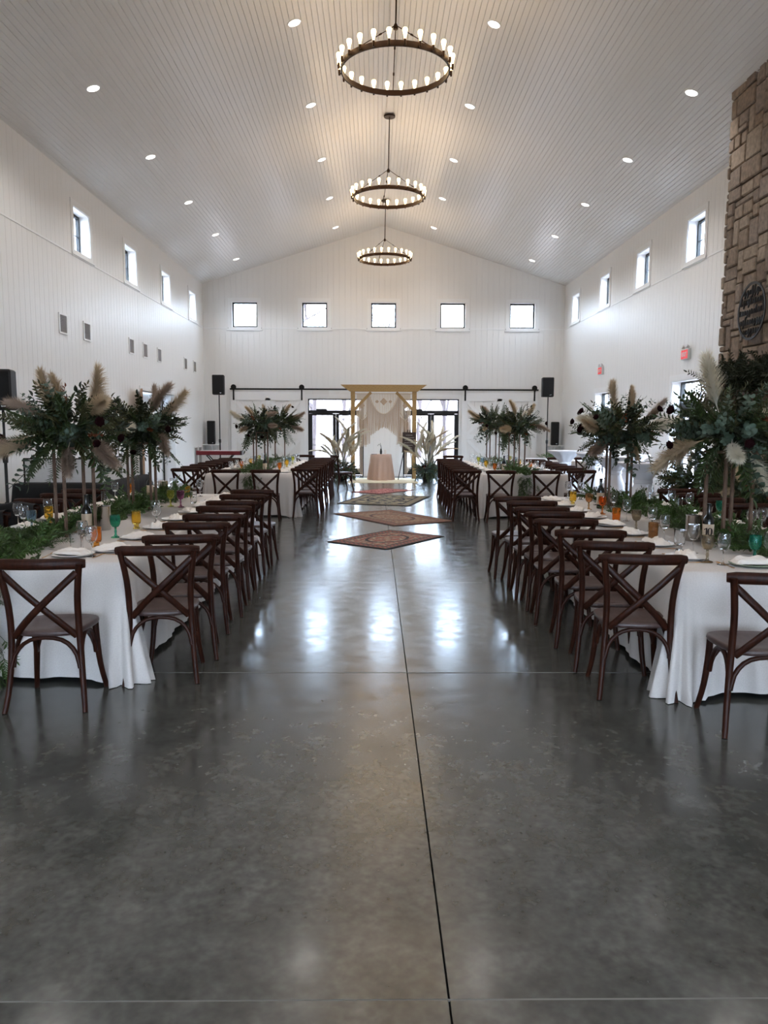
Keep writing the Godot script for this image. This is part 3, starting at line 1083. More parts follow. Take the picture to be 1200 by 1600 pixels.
func build_tables() -> void:
	var sd := 1
	for k in TN:
		var t: Array = TN[k]
		var zm: float = (t[2] + t[3]) / 2
		banquet_table(t[0], t[1], t[2], zm, "table hidden under cloth, camera-end half of the %s table" % k)
		banquet_table(t[0], t[1], zm, t[3], "table hidden under cloth, far half of the %s table" % k)
		solo("tablecloth", cloth_mesh(t[0], t[1], t[2], zm - 0.06, TOP + 0.002, true, false, 0.11, sd), M.cloth, "beige floor-length tablecloth on the camera end of the %s table" % k, "tablecloth", Vector3.ZERO, 0.0, "beige tablecloths on the long tables")
		solo("tablecloth", cloth_mesh(t[0], t[1], zm, t[3], TOP - 0.003, false, true, 0.11, sd + 3), M.cloth, "beige floor-length tablecloth on the far half of the %s table" % k, "tablecloth", Vector3.ZERO, 0.0, "beige tablecloths on the long tables")
		sd += 7
	# a fifth table at the back right
	banquet_table(4.0, 5.5, -18.9, -20.6, "banquet table under cloth at the back right near the wall speaker")
	solo("tablecloth", cloth_mesh(4.0, 5.5, -18.9, -20.6, TOP, true, true, 0.1, 40), M.cloth, "beige tablecloth on the table at the back right below the wall speaker", "tablecloth")
	# cocktail tables in white stretch covers
	var st := st_new()
	lathe(st, [Vector2(0.36, 0.0), Vector2(0.352, 0.02), Vector2(0.27, 0.35), Vector2(0.15, 0.68), Vector2(0.125, 0.78), Vector2(0.15, 0.85), Vector2(0.27, 0.98), Vector2(0.375, 1.05), Vector2(0.385, 1.065), Vector2(0.38, 1.075), Vector2(0.0, 1.077)], 40)
	# gathered folds
	var cover := fin(st)
	var mdt := MeshDataTool.new()
	mdt.create_from_surface(cover, 0)
	for i in mdt.get_vertex_count():
		var v := mdt.get_vertex(i)
		var a := atan2(v.z, v.x)
		var f: float = 0.03 * clampf(1.0 - v.y / 0.75, 0.0, 1.0) + 0.035 * clampf(1.0 - absf(v.y - 0.9) / 0.15, 0.0, 1.0)
		var rr := 1.0 + f * sin(a * 10.0) * 2.0
		mdt.set_vertex(i, Vector3(v.x * rr, v.y, v.z * rr))
	var cov2 := ArrayMesh.new()
	mdt.commit_to_surface(cov2)
	var st2 := SurfaceTool.new()
	st2.create_from(cov2, 0)
	st2.generate_normals()
	cover = st2.commit()
	var sash := lathe_mesh([Vector2(0.13, 0.745), Vector2(0.145, 0.76), Vector2(0.145, 0.8), Vector2(0.13, 0.815)], 24)
	var pos := [Vector3(4.3, 0, -17.4), Vector3(4.55, 0, -15.9), Vector3(4.95, 0, -14.9), Vector3(4.35, 0, -13.95), Vector3(4.12, 0, -11.75)]
	var where := ["farthest of the five, in front of the wall speaker", "second from the far end of the five", "third of the five, set back toward the wall", "fourth of the five, behind the flower stand legs", "nearest of the five, beside the stone hearth"]
	for i in 5:
		var o := thing("cocktail_table", "white-covered cocktail table, %s" % where[i], "table", pos[i], 0.4 * i, "white cocktail tables by the right wall")
		part("cover", cover, M.white_cloth, o)
		part("sash", sash, M.white_cloth, o)
	var cst := box_mesh(Vector3(0.2, 0.012, 0.09), 0.003)
	var k := 0
	for p in [Vector3(4.0, 1.078, -11.65), Vector3(4.28, 1.078, -11.85), Vector3(4.25, 1.078, -13.85), Vector3(4.45, 1.078, -15.8)]:
		solo("menu_folder", cst, M.black, "flat black folder on a white cocktail table, %s" % ["left one on the nearest table", "right one on the nearest table", "on the fourth table behind the flower stand", "on the second table from the far end"][k], "folder", p, 0.3 - 0.5 * k, "black folders on the cocktail tables")
		k += 1

# ---------------------------------------------------------------- chairs
var chair0: Node3D

func make_chair() -> Node3D:
	var o := thing("cross_back_chair", "", "chair", Vector3.ZERO, 0.0)
	# seat: rounded trapezoid, slightly dished
	var st := st_new()
	var seg := 40
	var rings := []
	for q in [[0.86, 0.425], [0.97, 0.43], [1.0, 0.443], [0.985, 0.458], [0.93, 0.463], [0.6, 0.457], [0.25, 0.452]]:
		var ring_ := []
		for j in seg:
			var a := TAU * j / seg
			var ex := 0.55
			var x := signf(cos(a)) * pow(absf(cos(a)), ex)
			var z := signf(sin(a)) * pow(absf(sin(a)), ex)
			var w := 0.203 - 0.022 * z
			ring_.append(Vector3(x * w * q[0], q[1], z * 0.205 * q[0] - 0.02))
		rings.append(ring_)
	st.set_smooth_group(1)
	for i in rings.size() - 1:
		for j in seg:
			var k := (j + 1) % seg
			quad(st, rings[i][j], rings[i][k], rings[i + 1][k], rings[i + 1][j])
	for j in seg:
		var k := (j + 1) % seg
		st.add_vertex(rings[6][j]); st.add_vertex(rings[6][k]); st.add_vertex(Vector3(0, 0.451, -0.02))
		st.add_vertex(rings[0][k]); st.add_vertex(rings[0][j]); st.add_vertex(Vector3(0, 0.425, -0.02))
	part("seat", fin(st), M.seat, o)
	for s in [-1, 1]:
		var post := spline([Vector3(s * 0.222, 0, 0.225), Vector3(s * 0.207, 0.12, 0.19), Vector3(s * 0.195, 0.28, 0.168), Vector3(s * 0.188, 0.45, 0.165), Vector3(s * 0.19, 0.62, 0.185), Vector3(s * 0.206, 0.76, 0.21), Vector3(s * 0.222, 0.855, 0.232)], 14)
		var rr := []
		for i in 15:
			rr.append(lerpf(0.016, 0.0195, minf(1.0, i / 6.0)))
		part("leg", tube_mesh(post, rr, 8), M.chair, o)
	for s in [-1, 1]:
		part("leg", tube_mesh(spline([Vector3(s * 0.212, 0, -0.222), Vector3(s * 0.193, 0.14, -0.185), Vector3(s * 0.18, 0.3, -0.168), Vector3(s * 0.176, 0.435, -0.16)], 8), [0.016, 0.0165, 0.017, 0.018, 0.019, 0.0195, 0.02, 0.02, 0.02], 8), M.chair, o)
	# top rail, bowed backwards
	var rail := []
	var rrad := []
	for i in 13:
		var f := i / 12.0 * 2.0 - 1.0
		rail.append(Vector3(f * 0.25, 0.858 - 0.006 * f * f, 0.268 - 0.06 * f * f))
		rrad.append(0.032 * (1.0 if absf(f) < 0.9 else 0.75))
	part("top_rail", tube_mesh(rail, rrad, 10, 0.55, Vector3.UP), M.chair, o)
	for s in [-1, 1]:
		var off: float = 0.006 * s
		part("cross_slat", tube_mesh(spline([Vector3(s * 0.205, 0.805, 0.224 + off), Vector3(s * 0.1, 0.705, 0.236 + off), Vector3(0, 0.61, 0.23 + off), Vector3(-s * 0.09, 0.52, 0.205 + off), Vector3(-s * 0.172, 0.425, 0.163 + off)], 8), 0.02, 6, 0.38, Vector3(1, -s, 0).normalized()), M.chair, o)
	# bent arches under the seat
	part("brace", tube_mesh(spline([Vector3(-0.19, 0.245, 0.182), Vector3(-0.165, 0.335, 0.172), Vector3(-0.1, 0.4, 0.165), Vector3(0, 0.42, 0.163), Vector3(0.1, 0.4, 0.165), Vector3(0.165, 0.335, 0.172), Vector3(0.19, 0.245, 0.182)], 14), 0.013, 6), M.chair, o)
	part("brace", tube_mesh(spline([Vector3(-0.178, 0.245, -0.16), Vector3(-0.15, 0.34, -0.155), Vector3(-0.09, 0.4, -0.15), Vector3(0, 0.418, -0.15), Vector3(0.09, 0.4, -0.15), Vector3(0.15, 0.34, -0.155), Vector3(0.178, 0.245, -0.16)], 14), 0.013, 6), M.chair, o)
	for s in [-1, 1]:
		part("brace", tube_mesh(spline([Vector3(s * 0.19, 0.245, 0.15), Vector3(s * 0.184, 0.34, 0.125), Vector3(s * 0.178, 0.4, 0.07), Vector3(s * 0.174, 0.418, 0.0), Vector3(s * 0.172, 0.4, -0.07), Vector3(s * 0.174, 0.34, -0.12), Vector3(s * 0.177, 0.245, -0.145)], 14), 0.013, 6), M.chair, o)
	return o

var first_chair := true
func place_chair(x: float, zrail: float, turn: float, label: String, group: String) -> void:
	# x and zrail are where the top rail stands when the chair faces the far end
	var at := Vector3(x, 0, zrail) - Basis(Vector3.UP, turn) * Vector3(0, 0, 0.25)
	if first_chair:
		first_chair = false
		chair0.position = at
		chair0.rotation.y = turn
		tag(chair0, label, "chair", group)
	else:
		copy(chair0, label, at, turn, group)

func build_chairs() -> void:
	chair0 = make_chair()
	var r := RandomNumberGenerator.new()
	r.seed = 5
	place_chair(-1.86, -4.18, 0.05, "brown cross-back chair at the camera end of the left near table", "chairs at the camera ends of the near tables")
	place_chair(2.05, -3.8, -0.06, "brown cross-back chair at the camera end of the right near table", "chairs at the camera ends of the near tables")
	var rz := [-4.36, -4.86, -5.42, -6.07, -6.57, -6.98, -7.55, -8.02]
	var rx := [1.555, 1.54, 1.545, 1.53, 1.56, 1.535, 1.56, 1.5]
	for i in 8:
		place_chair(rx[i], rz[i], [-0.1, -0.16, -0.12, -0.1, -0.05, -0.04, 0.0, 0.02][i], "brown cross-back chair, %s in the aisle row of the right near table" % ORD[i], "aisle row of the right near table")
	var lz := [-4.65, -5.13, -5.81, -6.35, -7.0, -7.5, -8.2, -8.8]
	var lx := [-1.335, -1.31, -1.365, -1.35, -1.39, -1.41, -1.42, -1.42]
	for i in 8:
		place_chair(lx[i], lz[i], [0.12, 0.17, 0.1, 0.06, 0.03, 0.02, 0.0, -0.05][i], "brown cross-back chair, %s in the aisle row of the left near table" % ORD[i], "aisle row of the left near table")
	for i in 5:
		place_chair(3.62, -6.75 - i * 0.58, r.randf_range(-0.05, 0.05), "brown cross-back chair, %s visible on the wall side of the right near table" % ORD[i], "wall-side row of the right near table")
		place_chair(-3.36, -6.5 - i * 0.58, r.randf_range(-0.05, 0.05), "brown cross-back chair, %s visible on the wall side of the left near table" % ORD[i], "wall-side row of the left near table")
	for i in 2:
		place_chair([-1.83, -2.5][i], -12.8, r.randf_range(-0.04, 0.04), "brown cross-back chair at the camera end of the left far table, %s one" % ["right", "left"][i], "chairs at the camera ends of the far tables")
		place_chair([2.1, 2.86][i], -12.75, r.randf_range(-0.04, 0.04), "brown cross-back chair at the camera end of the right far table, %s one" % ["left", "right"][i], "chairs at the camera ends of the far tables")
	for i in 8:
		place_chair(-1.21 + 0.004 * i, -13.3 - i * 0.63, r.randf_range(-0.03, 0.06), "brown cross-back chair, %s in the aisle row of the left far table" % ORD[i], "aisle row of the left far table")
		place_chair(1.54 + 0.012 * i, -12.9 - i * 0.63, r.randf_range(-0.06, 0.03), "brown cross-back chair, %s in the aisle row of the right far table" % ORD[i], "aisle row of the right far table")
	for i in 7:
		place_chair(-3.25 - 0.005 * i, -13.15 - i * 0.7, r.randf_range(-0.05, 0.05), "brown cross-back chair, %s on the wall side of the left far table" % ORD[i], "wall-side row of the left far table")
		place_chair(3.5 + 0.01 * i, -12.95 - i * 0.7, r.randf_range(-0.05, 0.05), "brown cross-back chair, %s on the wall side of the right far table" % ORD[i], "wall-side row of the right far table")
	place_chair(-1.05, -19.15, -1.15, "brown cross-back chair turned toward the aisle beside the left pampas bunch", "")
	place_chair(-1.75, -19.3, 2.9, "brown cross-back chair beyond the far end of the left far table", "")
	place_chair(1.95, -19.2, 2.95, "brown cross-back chair beyond the far end of the right far table", "")
	place_chair(4.35, -18.3, 0.1, "brown cross-back chair at the camera side of the back right table, left one", "chairs at the back right table")
	place_chair(5.0, -18.25, -0.1, "brown cross-back chair at the camera side of the back right table, right one", "chairs at the back right table")
	# black jackets over the wall-side chairs on the left
	for i in 2:
		var st := st_new()
		st.set_smooth_group(1)
		var g := []
		for a in 13:
			var col := []
			var u := a / 12.0 * 2.0 - 1.0
			for b in 15:
				var v := b / 14.0
				var y: float
				var z: float
				if v < 0.35:
					y = lerpf(0.55, 0.89, v / 0.35)
					z = -0.05
				elif v < 0.5:
					var t := (v - 0.35) / 0.15
					y = 0.893 + 0.012 * sin(t * PI)
					z = lerpf(-0.045, 0.05, t)
				else:
					var t := (v - 0.5) / 0.5
					y = lerpf(0.89, 0.28, t)
					z = 0.055 + 0.03 * t
				z += 0.012 * sin(u * 9.0 + v * 4.0) * (1.0 if z > 0 else -1.0) * absf(v - 0.42)
				col.append(Vector3(u * (0.25 + 0.02 * sin(v * 9.0)), y + 0.01 * sin(u * 5.0 + i), z))
			g.append(col)
		for a in 12:
			for b in 14:
				quad(st, g[a][b], g[a][b + 1], g[a + 1][b + 1], g[a + 1][b])
		var m: StandardMaterial3D = M.black_cloth.duplicate()
		m.cull_mode = BaseMaterial3D.CULL_DISABLED
		solo("jacket", fin(st), m, ["black jacket over the second wall-side chair back of the left near table", "black jacket over the nearest wall-side chair back of the left near table"][i], "jacket", Vector3(-3.36, 0, -6.5 - (1 - i) * 0.58), 0.0, "")

# ---------------------------------------------------------------- plants
func leaf(st: SurfaceTool, at: Vector3, dir: Vector3, up: Vector3, l: float, w: float, bend := 0.2) -> void:
	var d := dir.normalized()
	var s := d.cross(up).normalized()
	var n := s.cross(d)
	var a := at
	var b := at + d * l * 0.35 + n * l * bend * 0.35
	var c := at + d * l * 0.7 + n * l * bend * 0.4
	var e := at + d * l + n * l * bend * 0.1
	var v := n * w * 0.18
	st.set_smooth_group(1)
	for sg in [-1.0, 1.0]:
		var b2: Vector3 = b + s * w * 0.5 * sg + v
		var c2: Vector3 = c + s * w * 0.38 * sg + v
		st.add_vertex(a); st.add_vertex(b); st.add_vertex(b2)
		st.add_vertex(b); st.add_vertex(c); st.add_vertex(c2)
		st.add_vertex(b); st.add_vertex(c2); st.add_vertex(b2)
		st.add_vertex(c); st.add_vertex(e); st.add_vertex(c2)

var sprigs := {}
func make_sprigs() -> void:
	var r := RandomNumberGenerator.new()
	r.seed = 9
	# long pointed leaves
	for v in [["pointed", 15, 0.085, 0.026, 0.33], ["fern", 26, 0.07, 0.014, 0.33], ["broad", 9, 0.1, 0.052, 0.26]]:
		var st := st_new()
		var L: float = v[4]
		var pts := []
		for i in 6:
			var f := i / 5.0
			pts.append(Vector3(0.03 * sin(f * 2.0), f * L, 0.05 * f * f))
		tube(st, pts, [0.0035, 0.003, 0.0028, 0.0024, 0.002, 0.001], 4)
		for i in v[1]:
			var f: float = 0.18 + 0.8 * i / v[1]
			var p := Vector3(0.03 * sin(f * 2.0), f * L, 0.05 * f * f)
			var a: float = (PI if i % 2 else 0.0) + r.randf_range(-0.6, 0.6)
			if v[0] == "fern": a = (PI if i % 2 else 0.0) + r.randf_range(-0.15, 0.15)
			var out := Vector3(cos(a), 0.75, sin(a))
			leaf(st, p, out, Vector3(-sin(a), 0.6, cos(a)) + Vector3.UP * 0.5, v[2] * r.randf_range(0.75, 1.15) * (1.15 - 0.5 * f), v[3] * r.randf_range(0.85, 1.15), 0.25)
		leaf(st, Vector3(0.03 * sin(2.0), L, 0.05), Vector3(0.1, 1, 0.2), Vector3.BACK, v[2] * 0.8, v[3] * 0.8)
		sprigs[v[0]] = fin(st)
	# round eucalyptus leaves in pairs
	var st := st_new()
	tube(st, [Vector3.ZERO, Vector3(0.01, 0.12, 0.0), Vector3(0.0, 0.24, 0.02), Vector3(0.02, 0.34, 0.05)], [0.0035, 0.003, 0.0022, 0.0015], 4)
	for i in 9:
		var f := 0.1 + 0.88 * i / 9.0
		for k in 2:
			var a := PI * k + i * 1.4 + r.randf_range(-0.2, 0.2)
			var p := Vector3(0.01 * f, f * 0.34, 0.04 * f * f)
			var d := Vector3(cos(a), 0.35, sin(a)).normalized()
			var rad := 0.034 * (1.1 - 0.55 * f)
			var c := p + d * (rad + 0.006)
			var s := d.cross(Vector3.UP).normalized()
			st.set_smooth_group(1)
			var prev := Vector3.ZERO
			for j in 9:
				var t := TAU * j / 8.0
				var q := c + d * cos(t) * rad + s * sin(t) * rad * 0.9 + Vector3.UP * 0.006 * cos(2 * t)
				if j > 0:
					st.add_vertex(c); st.add_vertex(prev); st.add_vertex(q)
				prev = q
	sprigs["eucalyptus"] = fin(st)
	# pampas plume along +y, one metre long
	for v in 2:
		st = st_new()
		var bend := 0.12 + 0.1 * v
		var axis := func(t: float): return Vector3(bend * t * t, t, 0.04 * sin(t * 3.0))
		var ap := []
		for i in 7:
			ap.append(axis.call(i / 6.0))
		tube(st, ap, [0.006, 0.008, 0.02, 0.024, 0.018, 0.01, 0.004], 5)
		st.set_smooth_group(1)
		for i in 1300:
			var t := 0.2 + 0.8 * r.randf()
			var p: Vector3 = axis.call(t)
			var a := r.randf() * TAU
			var fat := sin(clampf((t - 0.12) / 0.9, 0, 1) * PI) * 0.75 + 0.2
			var out := Vector3(cos(a), 0.0, sin(a))
			p += out * 0.03 * fat * r.randf()
			var d := (out * fat * r.randf_range(0.3, 0.95) + Vector3(0.12, 1.0, 0)).normalized()
			var l := r.randf_range(0.14, 0.27)
			var s := d.cross(out + Vector3(0.01, 0.2, 0)).normalized() * r.randf_range(0.0022, 0.004)
			var m := p + d * l * 0.55 + out * 0.012
			var e := p + d * l + out * 0.03 - Vector3(0, 0.02, 0)
			st.add_vertex(p - s); st.add_vertex(p + s); st.add_vertex(m + s)
			st.add_vertex(p - s); st.add_vertex(m + s); st.add_vertex(m - s)
			st.add_vertex(m - s); st.add_vertex(m + s); st.add_vertex(e)
		sprigs["plume%d" % v] = fin(st)
	# arching wispy plume on a bare stalk, one metre long
	for v in 2:
		st = st_new()
		var bend := 0.3 + 0.25 * v
		var axis := func(t: float): return Vector3(bend * t * t * t, t - 0.12 * bend * t * t, 0.05 * sin(t * 3.0))
		var ap := []
		for i in 9:
			ap.append(axis.call(i / 8.0))
		tube(st, ap, [0.006, 0.006, 0.006, 0.007, 0.009, 0.012, 0.01, 0.006, 0.002], 5)
		st.set_smooth_group(1)
		for i in 900:
			var t := 0.25 + 0.75 * sqrt(r.randf())
			var p: Vector3 = axis.call(t)
			var q: Vector3 = axis.call(minf(t + 0.05, 1.05))
			var along := (q - p).normalized()
			var a := r.randf() * TAU
			var out := Vector3(cos(a), 0.15, sin(a))
			var fat := sin(clampf((t - 0.18) / 0.87, 0, 1) * PI)
			var d := (along + out * r.randf_range(0.1, 0.5) * fat).normalized()
			var l := r.randf_range(0.1, 0.21)
			var sd := d.cross(out).normalized() * r.randf_range(0.003, 0.0055)
			var m := p + d * l * 0.6 + out * 0.006
			var e := p + d * l + out * 0.016 - Vector3(0, 0.025, 0)
			st.add_vertex(p - sd); st.add_vertex(p + sd); st.add_vertex(m + sd)
			st.add_vertex(p - sd); st.add_vertex(m + sd); st.add_vertex(m - sd)
			st.add_vertex(m - sd); st.add_vertex(m + sd); st.add_vertex(e)
		sprigs["wisp%d" % v] = fin(st)
	# small dark pincushion flower head
	st = st_new()
	lathe(st, [Vector2(0, -0.02), Vector2(0.02, -0.012), Vector2(0.034, 0.004), Vector2(0.03, 0.02), Vector2(0.014, 0.027), Vector2(0, 0.028)], 12)
	for i in 22:
		var a := i * 2.4
		var rr := 0.034 * sqrt((i + 0.5) / 22.0)
		lathe(st, [Vector2(0, -0.006), Vector2(0.008, 0), Vector2(0, 0.009)], 5, Transform3D(Basis(), Vector3(cos(a) * rr, 0.024 - rr * 0.35, sin(a) * rr)))
	sprigs["flower"] = fin(st)

func aim(dir: Vector3, roll: float, s: float, at: Vector3) -> Transform3D:
	var y := dir.normalized()
	var x := y.cross(Vector3.BACK if absf(y.z) < 0.9 else Vector3.RIGHT).normalized()
	var b := Basis(x, y, x.cross(y)) * Basis(Vector3.UP, roll)
	return Transform3D(b.scaled_local(Vector3.ONE * s), at)

# a ball of mixed foliage; plumes are [direction, length, kind]
func bouquet(o: Node3D, c: Vector3, rad: float, n: int, r: RandomNumberGenerator, plumes: Array, flowers: int, flat := 0.6, droop := 10, plume_scale := 0.6) -> void:
	var sets := {"pointed": [], "broad": [], "eucalyptus": [], "fern": [], "olive": []}
	var kinds := ["pointed", "pointed", "broad", "broad", "eucalyptus", "fern", "olive", "olive"]
	for i in n:
		var d := Vector3(r.randfn(), r.randfn() * flat + 0.12, r.randfn()).normalized()
		var k: String = kinds[r.randi() % kinds.size()]
		var s := rad / 0.42 * r.randf_range(0.75, 1.25)
		var st0 := c + Vector3(d.x * 1.3, d.y * 0.7, d.z * 1.3) * rad * r.randf_range(0.1, 0.55)
		var dd := (d + Vector3(r.randfn(), r.randfn(), r.randfn()) * 0.25).normalized()
		sets[k].append(aim(dd, r.randf() * TAU, s * 0.85, st0))
	for i in droop:
		var a := r.randf() * TAU
		var d := Vector3(cos(a) * 0.5, -0.9, sin(a) * 0.5)
		sets[["pointed", "eucalyptus", "fern"][i % 3]].append(aim(d, r.randf() * TAU, rad / 0.42 * r.randf_range(1.0, 1.5), c + Vector3(cos(a), -0.5, sin(a)) * rad * 0.55))
	multi("green_foliage", sprigs.pointed, M.leaf_green, sets.pointed, o)
	multi("dark_foliage", sprigs.broad, M.leaf_dark, sets.broad, o)
	multi("eucalyptus", sprigs.eucalyptus, M.leaf_euc, sets.eucalyptus, o)
	multi("fern", sprigs.fern, M.leaf_green, sets.fern, o)
	multi("olive_foliage", sprigs.pointed, M.leaf_olive, sets.olive, o)
	var i := 0
	for p in plumes:
		var d: Vector3 = p[0].normalized()
		var m := part("pampas_plume", sprigs[("wisp%d" if p.size() > 3 else "plume%d") % (i % 2)], [M.pampas, M.pampas_grey, M.pampas_pale][p[2]], o)
		m.transform = aim(d, i * 1.9, p[1] * plume_scale, c + Vector3(d.x * 1.2, d.y * 0.75, d.z * 1.2) * rad * 0.5)
		var fat: float = p[3] if p.size() > 3 else 1.6
		m.transform.basis = m.transform.basis.scaled_local(Vector3(fat, 1.0, fat))
		i += 1
	for k in flowers:
		var d := Vector3(r.randfn() * 0.9, r.randfn() * 0.6 + 0.1, absf(r.randfn()) * 0.8).normalized()
		var m := part("dark_flower", sprigs.flower, M.dark_flower, o)
		m.transform = aim(d, 0.0, r.randf_range(0.8, 1.1), c + Vector3(d.x * 1.3, d.y * 0.85, d.z * 1.3) * rad * r.randf_range(0.95, 1.15))
	for k in 2:
		var d := Vector3(r.randfn(), r.randfn() * 0.6, 0.7 + r.randf()).normalized()
		var m := part("rust_leaf", sprigs.broad, M.rust, o)
		m.transform = aim(d, r.randf() * TAU, 0.5, c + d * rad * 0.6)

func flower_stand(x: float, z: float, h: float, rad: float, n: int, sd: int, plumes: Array, flowers: int, turn: float, label: String) -> void:
	var r := RandomNumberGenerator.new()
	r.seed = sd
	var s := thing("flower_stand", "four-legged wooden flower stand, %s" % label, "stand", Vector3(x, TOP + 0.008, z), turn, "tall wooden flower stands on the long tables")
	for sx in [-1, 1]:
		for sz in [-1, 1]:
			part("leg", box_mesh(Vector3(0.022, h, 0.022), 0.002), M.stand_wood, s, Vector3(sx * 0.11, h / 2, sz * 0.11))
	part("top_plate", box_mesh(Vector3(0.26, 0.02, 0.26), 0.003), M.stand_wood, s, Vector3(0, h + 0.01, 0))
	var st := st_new()
	for e in [-1, 1]:
		box(st, Vector3(e * 0.11, 0.03, 0), Vector3(0.018, 0.02, 0.2))
		box(st, Vector3(0, 0.03, e * 0.11), Vector3(0.2, 0.02, 0.018))
	part("foot_rail", fin(st), M.stand_wood, s)
	var o := thing("flower_arrangement", "round greenery and pampas bunch on stand, %s" % label, "flowers", Vector3(x, TOP + h + 0.03, z), 0.0, "flower arrangements on the tall stands")
	part("foam_base", lathe_mesh([Vector2(0, 0), Vector2(0.1, 0.0), Vector2(0.12, 0.05), Vector2(0.1, 0.12), Vector2(0, 0.14)], 14), M.leaf_dark, o)
	bouquet(o, Vector3(0, 0.14, 0), rad, n, r, plumes, flowers)

func garland(x: float, za: float, zb: float, w: float, dens: float, sd: int, hang: float, label: String) -> void:
	var r := RandomNumberGenerator.new()
	r.seed = sd
	var o := thing("greenery_garland", label, "garland", Vector3(x, TOP + 0.006, za), 0.0, "greenery garlands down the tables")
	var L := za - zb
	var stem := []
	var k := int(L / 0.25)
	for i in k + 1:
		stem.append(Vector3(0.05 * sin(i * 1.3 + sd), 0.02, -L * i / k))
	part("stem", tube_mesh(stem, 0.006, 5), M.leaf_olive, o)
	var a := []
	var b := []
	var e := []
	for i in int(L * dens):
		var z := -r.randf() * L
		var p := Vector3(0.05 * sin(-z * 5.2 + sd) + r.randfn() * w * 0.27, 0.015 + r.randf() * 0.045, z)
		var d := Vector3(r.randfn() * 0.8, 0.05 + 0.3 * r.randf(), r.randfn() * 0.8)
		var t := aim(d, r.randf() * TAU, r.randf_range(0.42, 0.68), p)
		[a, a, b, e, e][r.randi() % 5].append(t)
	if hang > 0.0:
		for i in int(hang * dens * 2.4):
			var y := -r.randf() * hang
			var p := Vector3(r.randfn() * w * 0.2, y, 0.05 + r.randf() * 0.05)
			var d := Vector3(r.randfn() * 0.6, -0.8, 0.25 + 0.35 * r.randf())
			[a, b, b][r.randi() % 3].append(aim(d, r.randf() * TAU, r.randf_range(0.35, 0.6), p))
		for i in int(dens * 0.25):
			a.append(aim(Vector3(r.randfn() * 0.5, 0.1, 0.8), r.randf() * TAU, 0.6, Vector3(r.randfn() * w * 0.3, 0.03, -0.1 * r.randf())))
	multi("ruscus_leaves", sprigs.pointed, M.leaf_bright, a, o)
	multi("fern_fronds", sprigs.fern, M.leaf_green, b, o)
	multi("broad_leaves", sprigs.broad, M.leaf_bright, e, o)

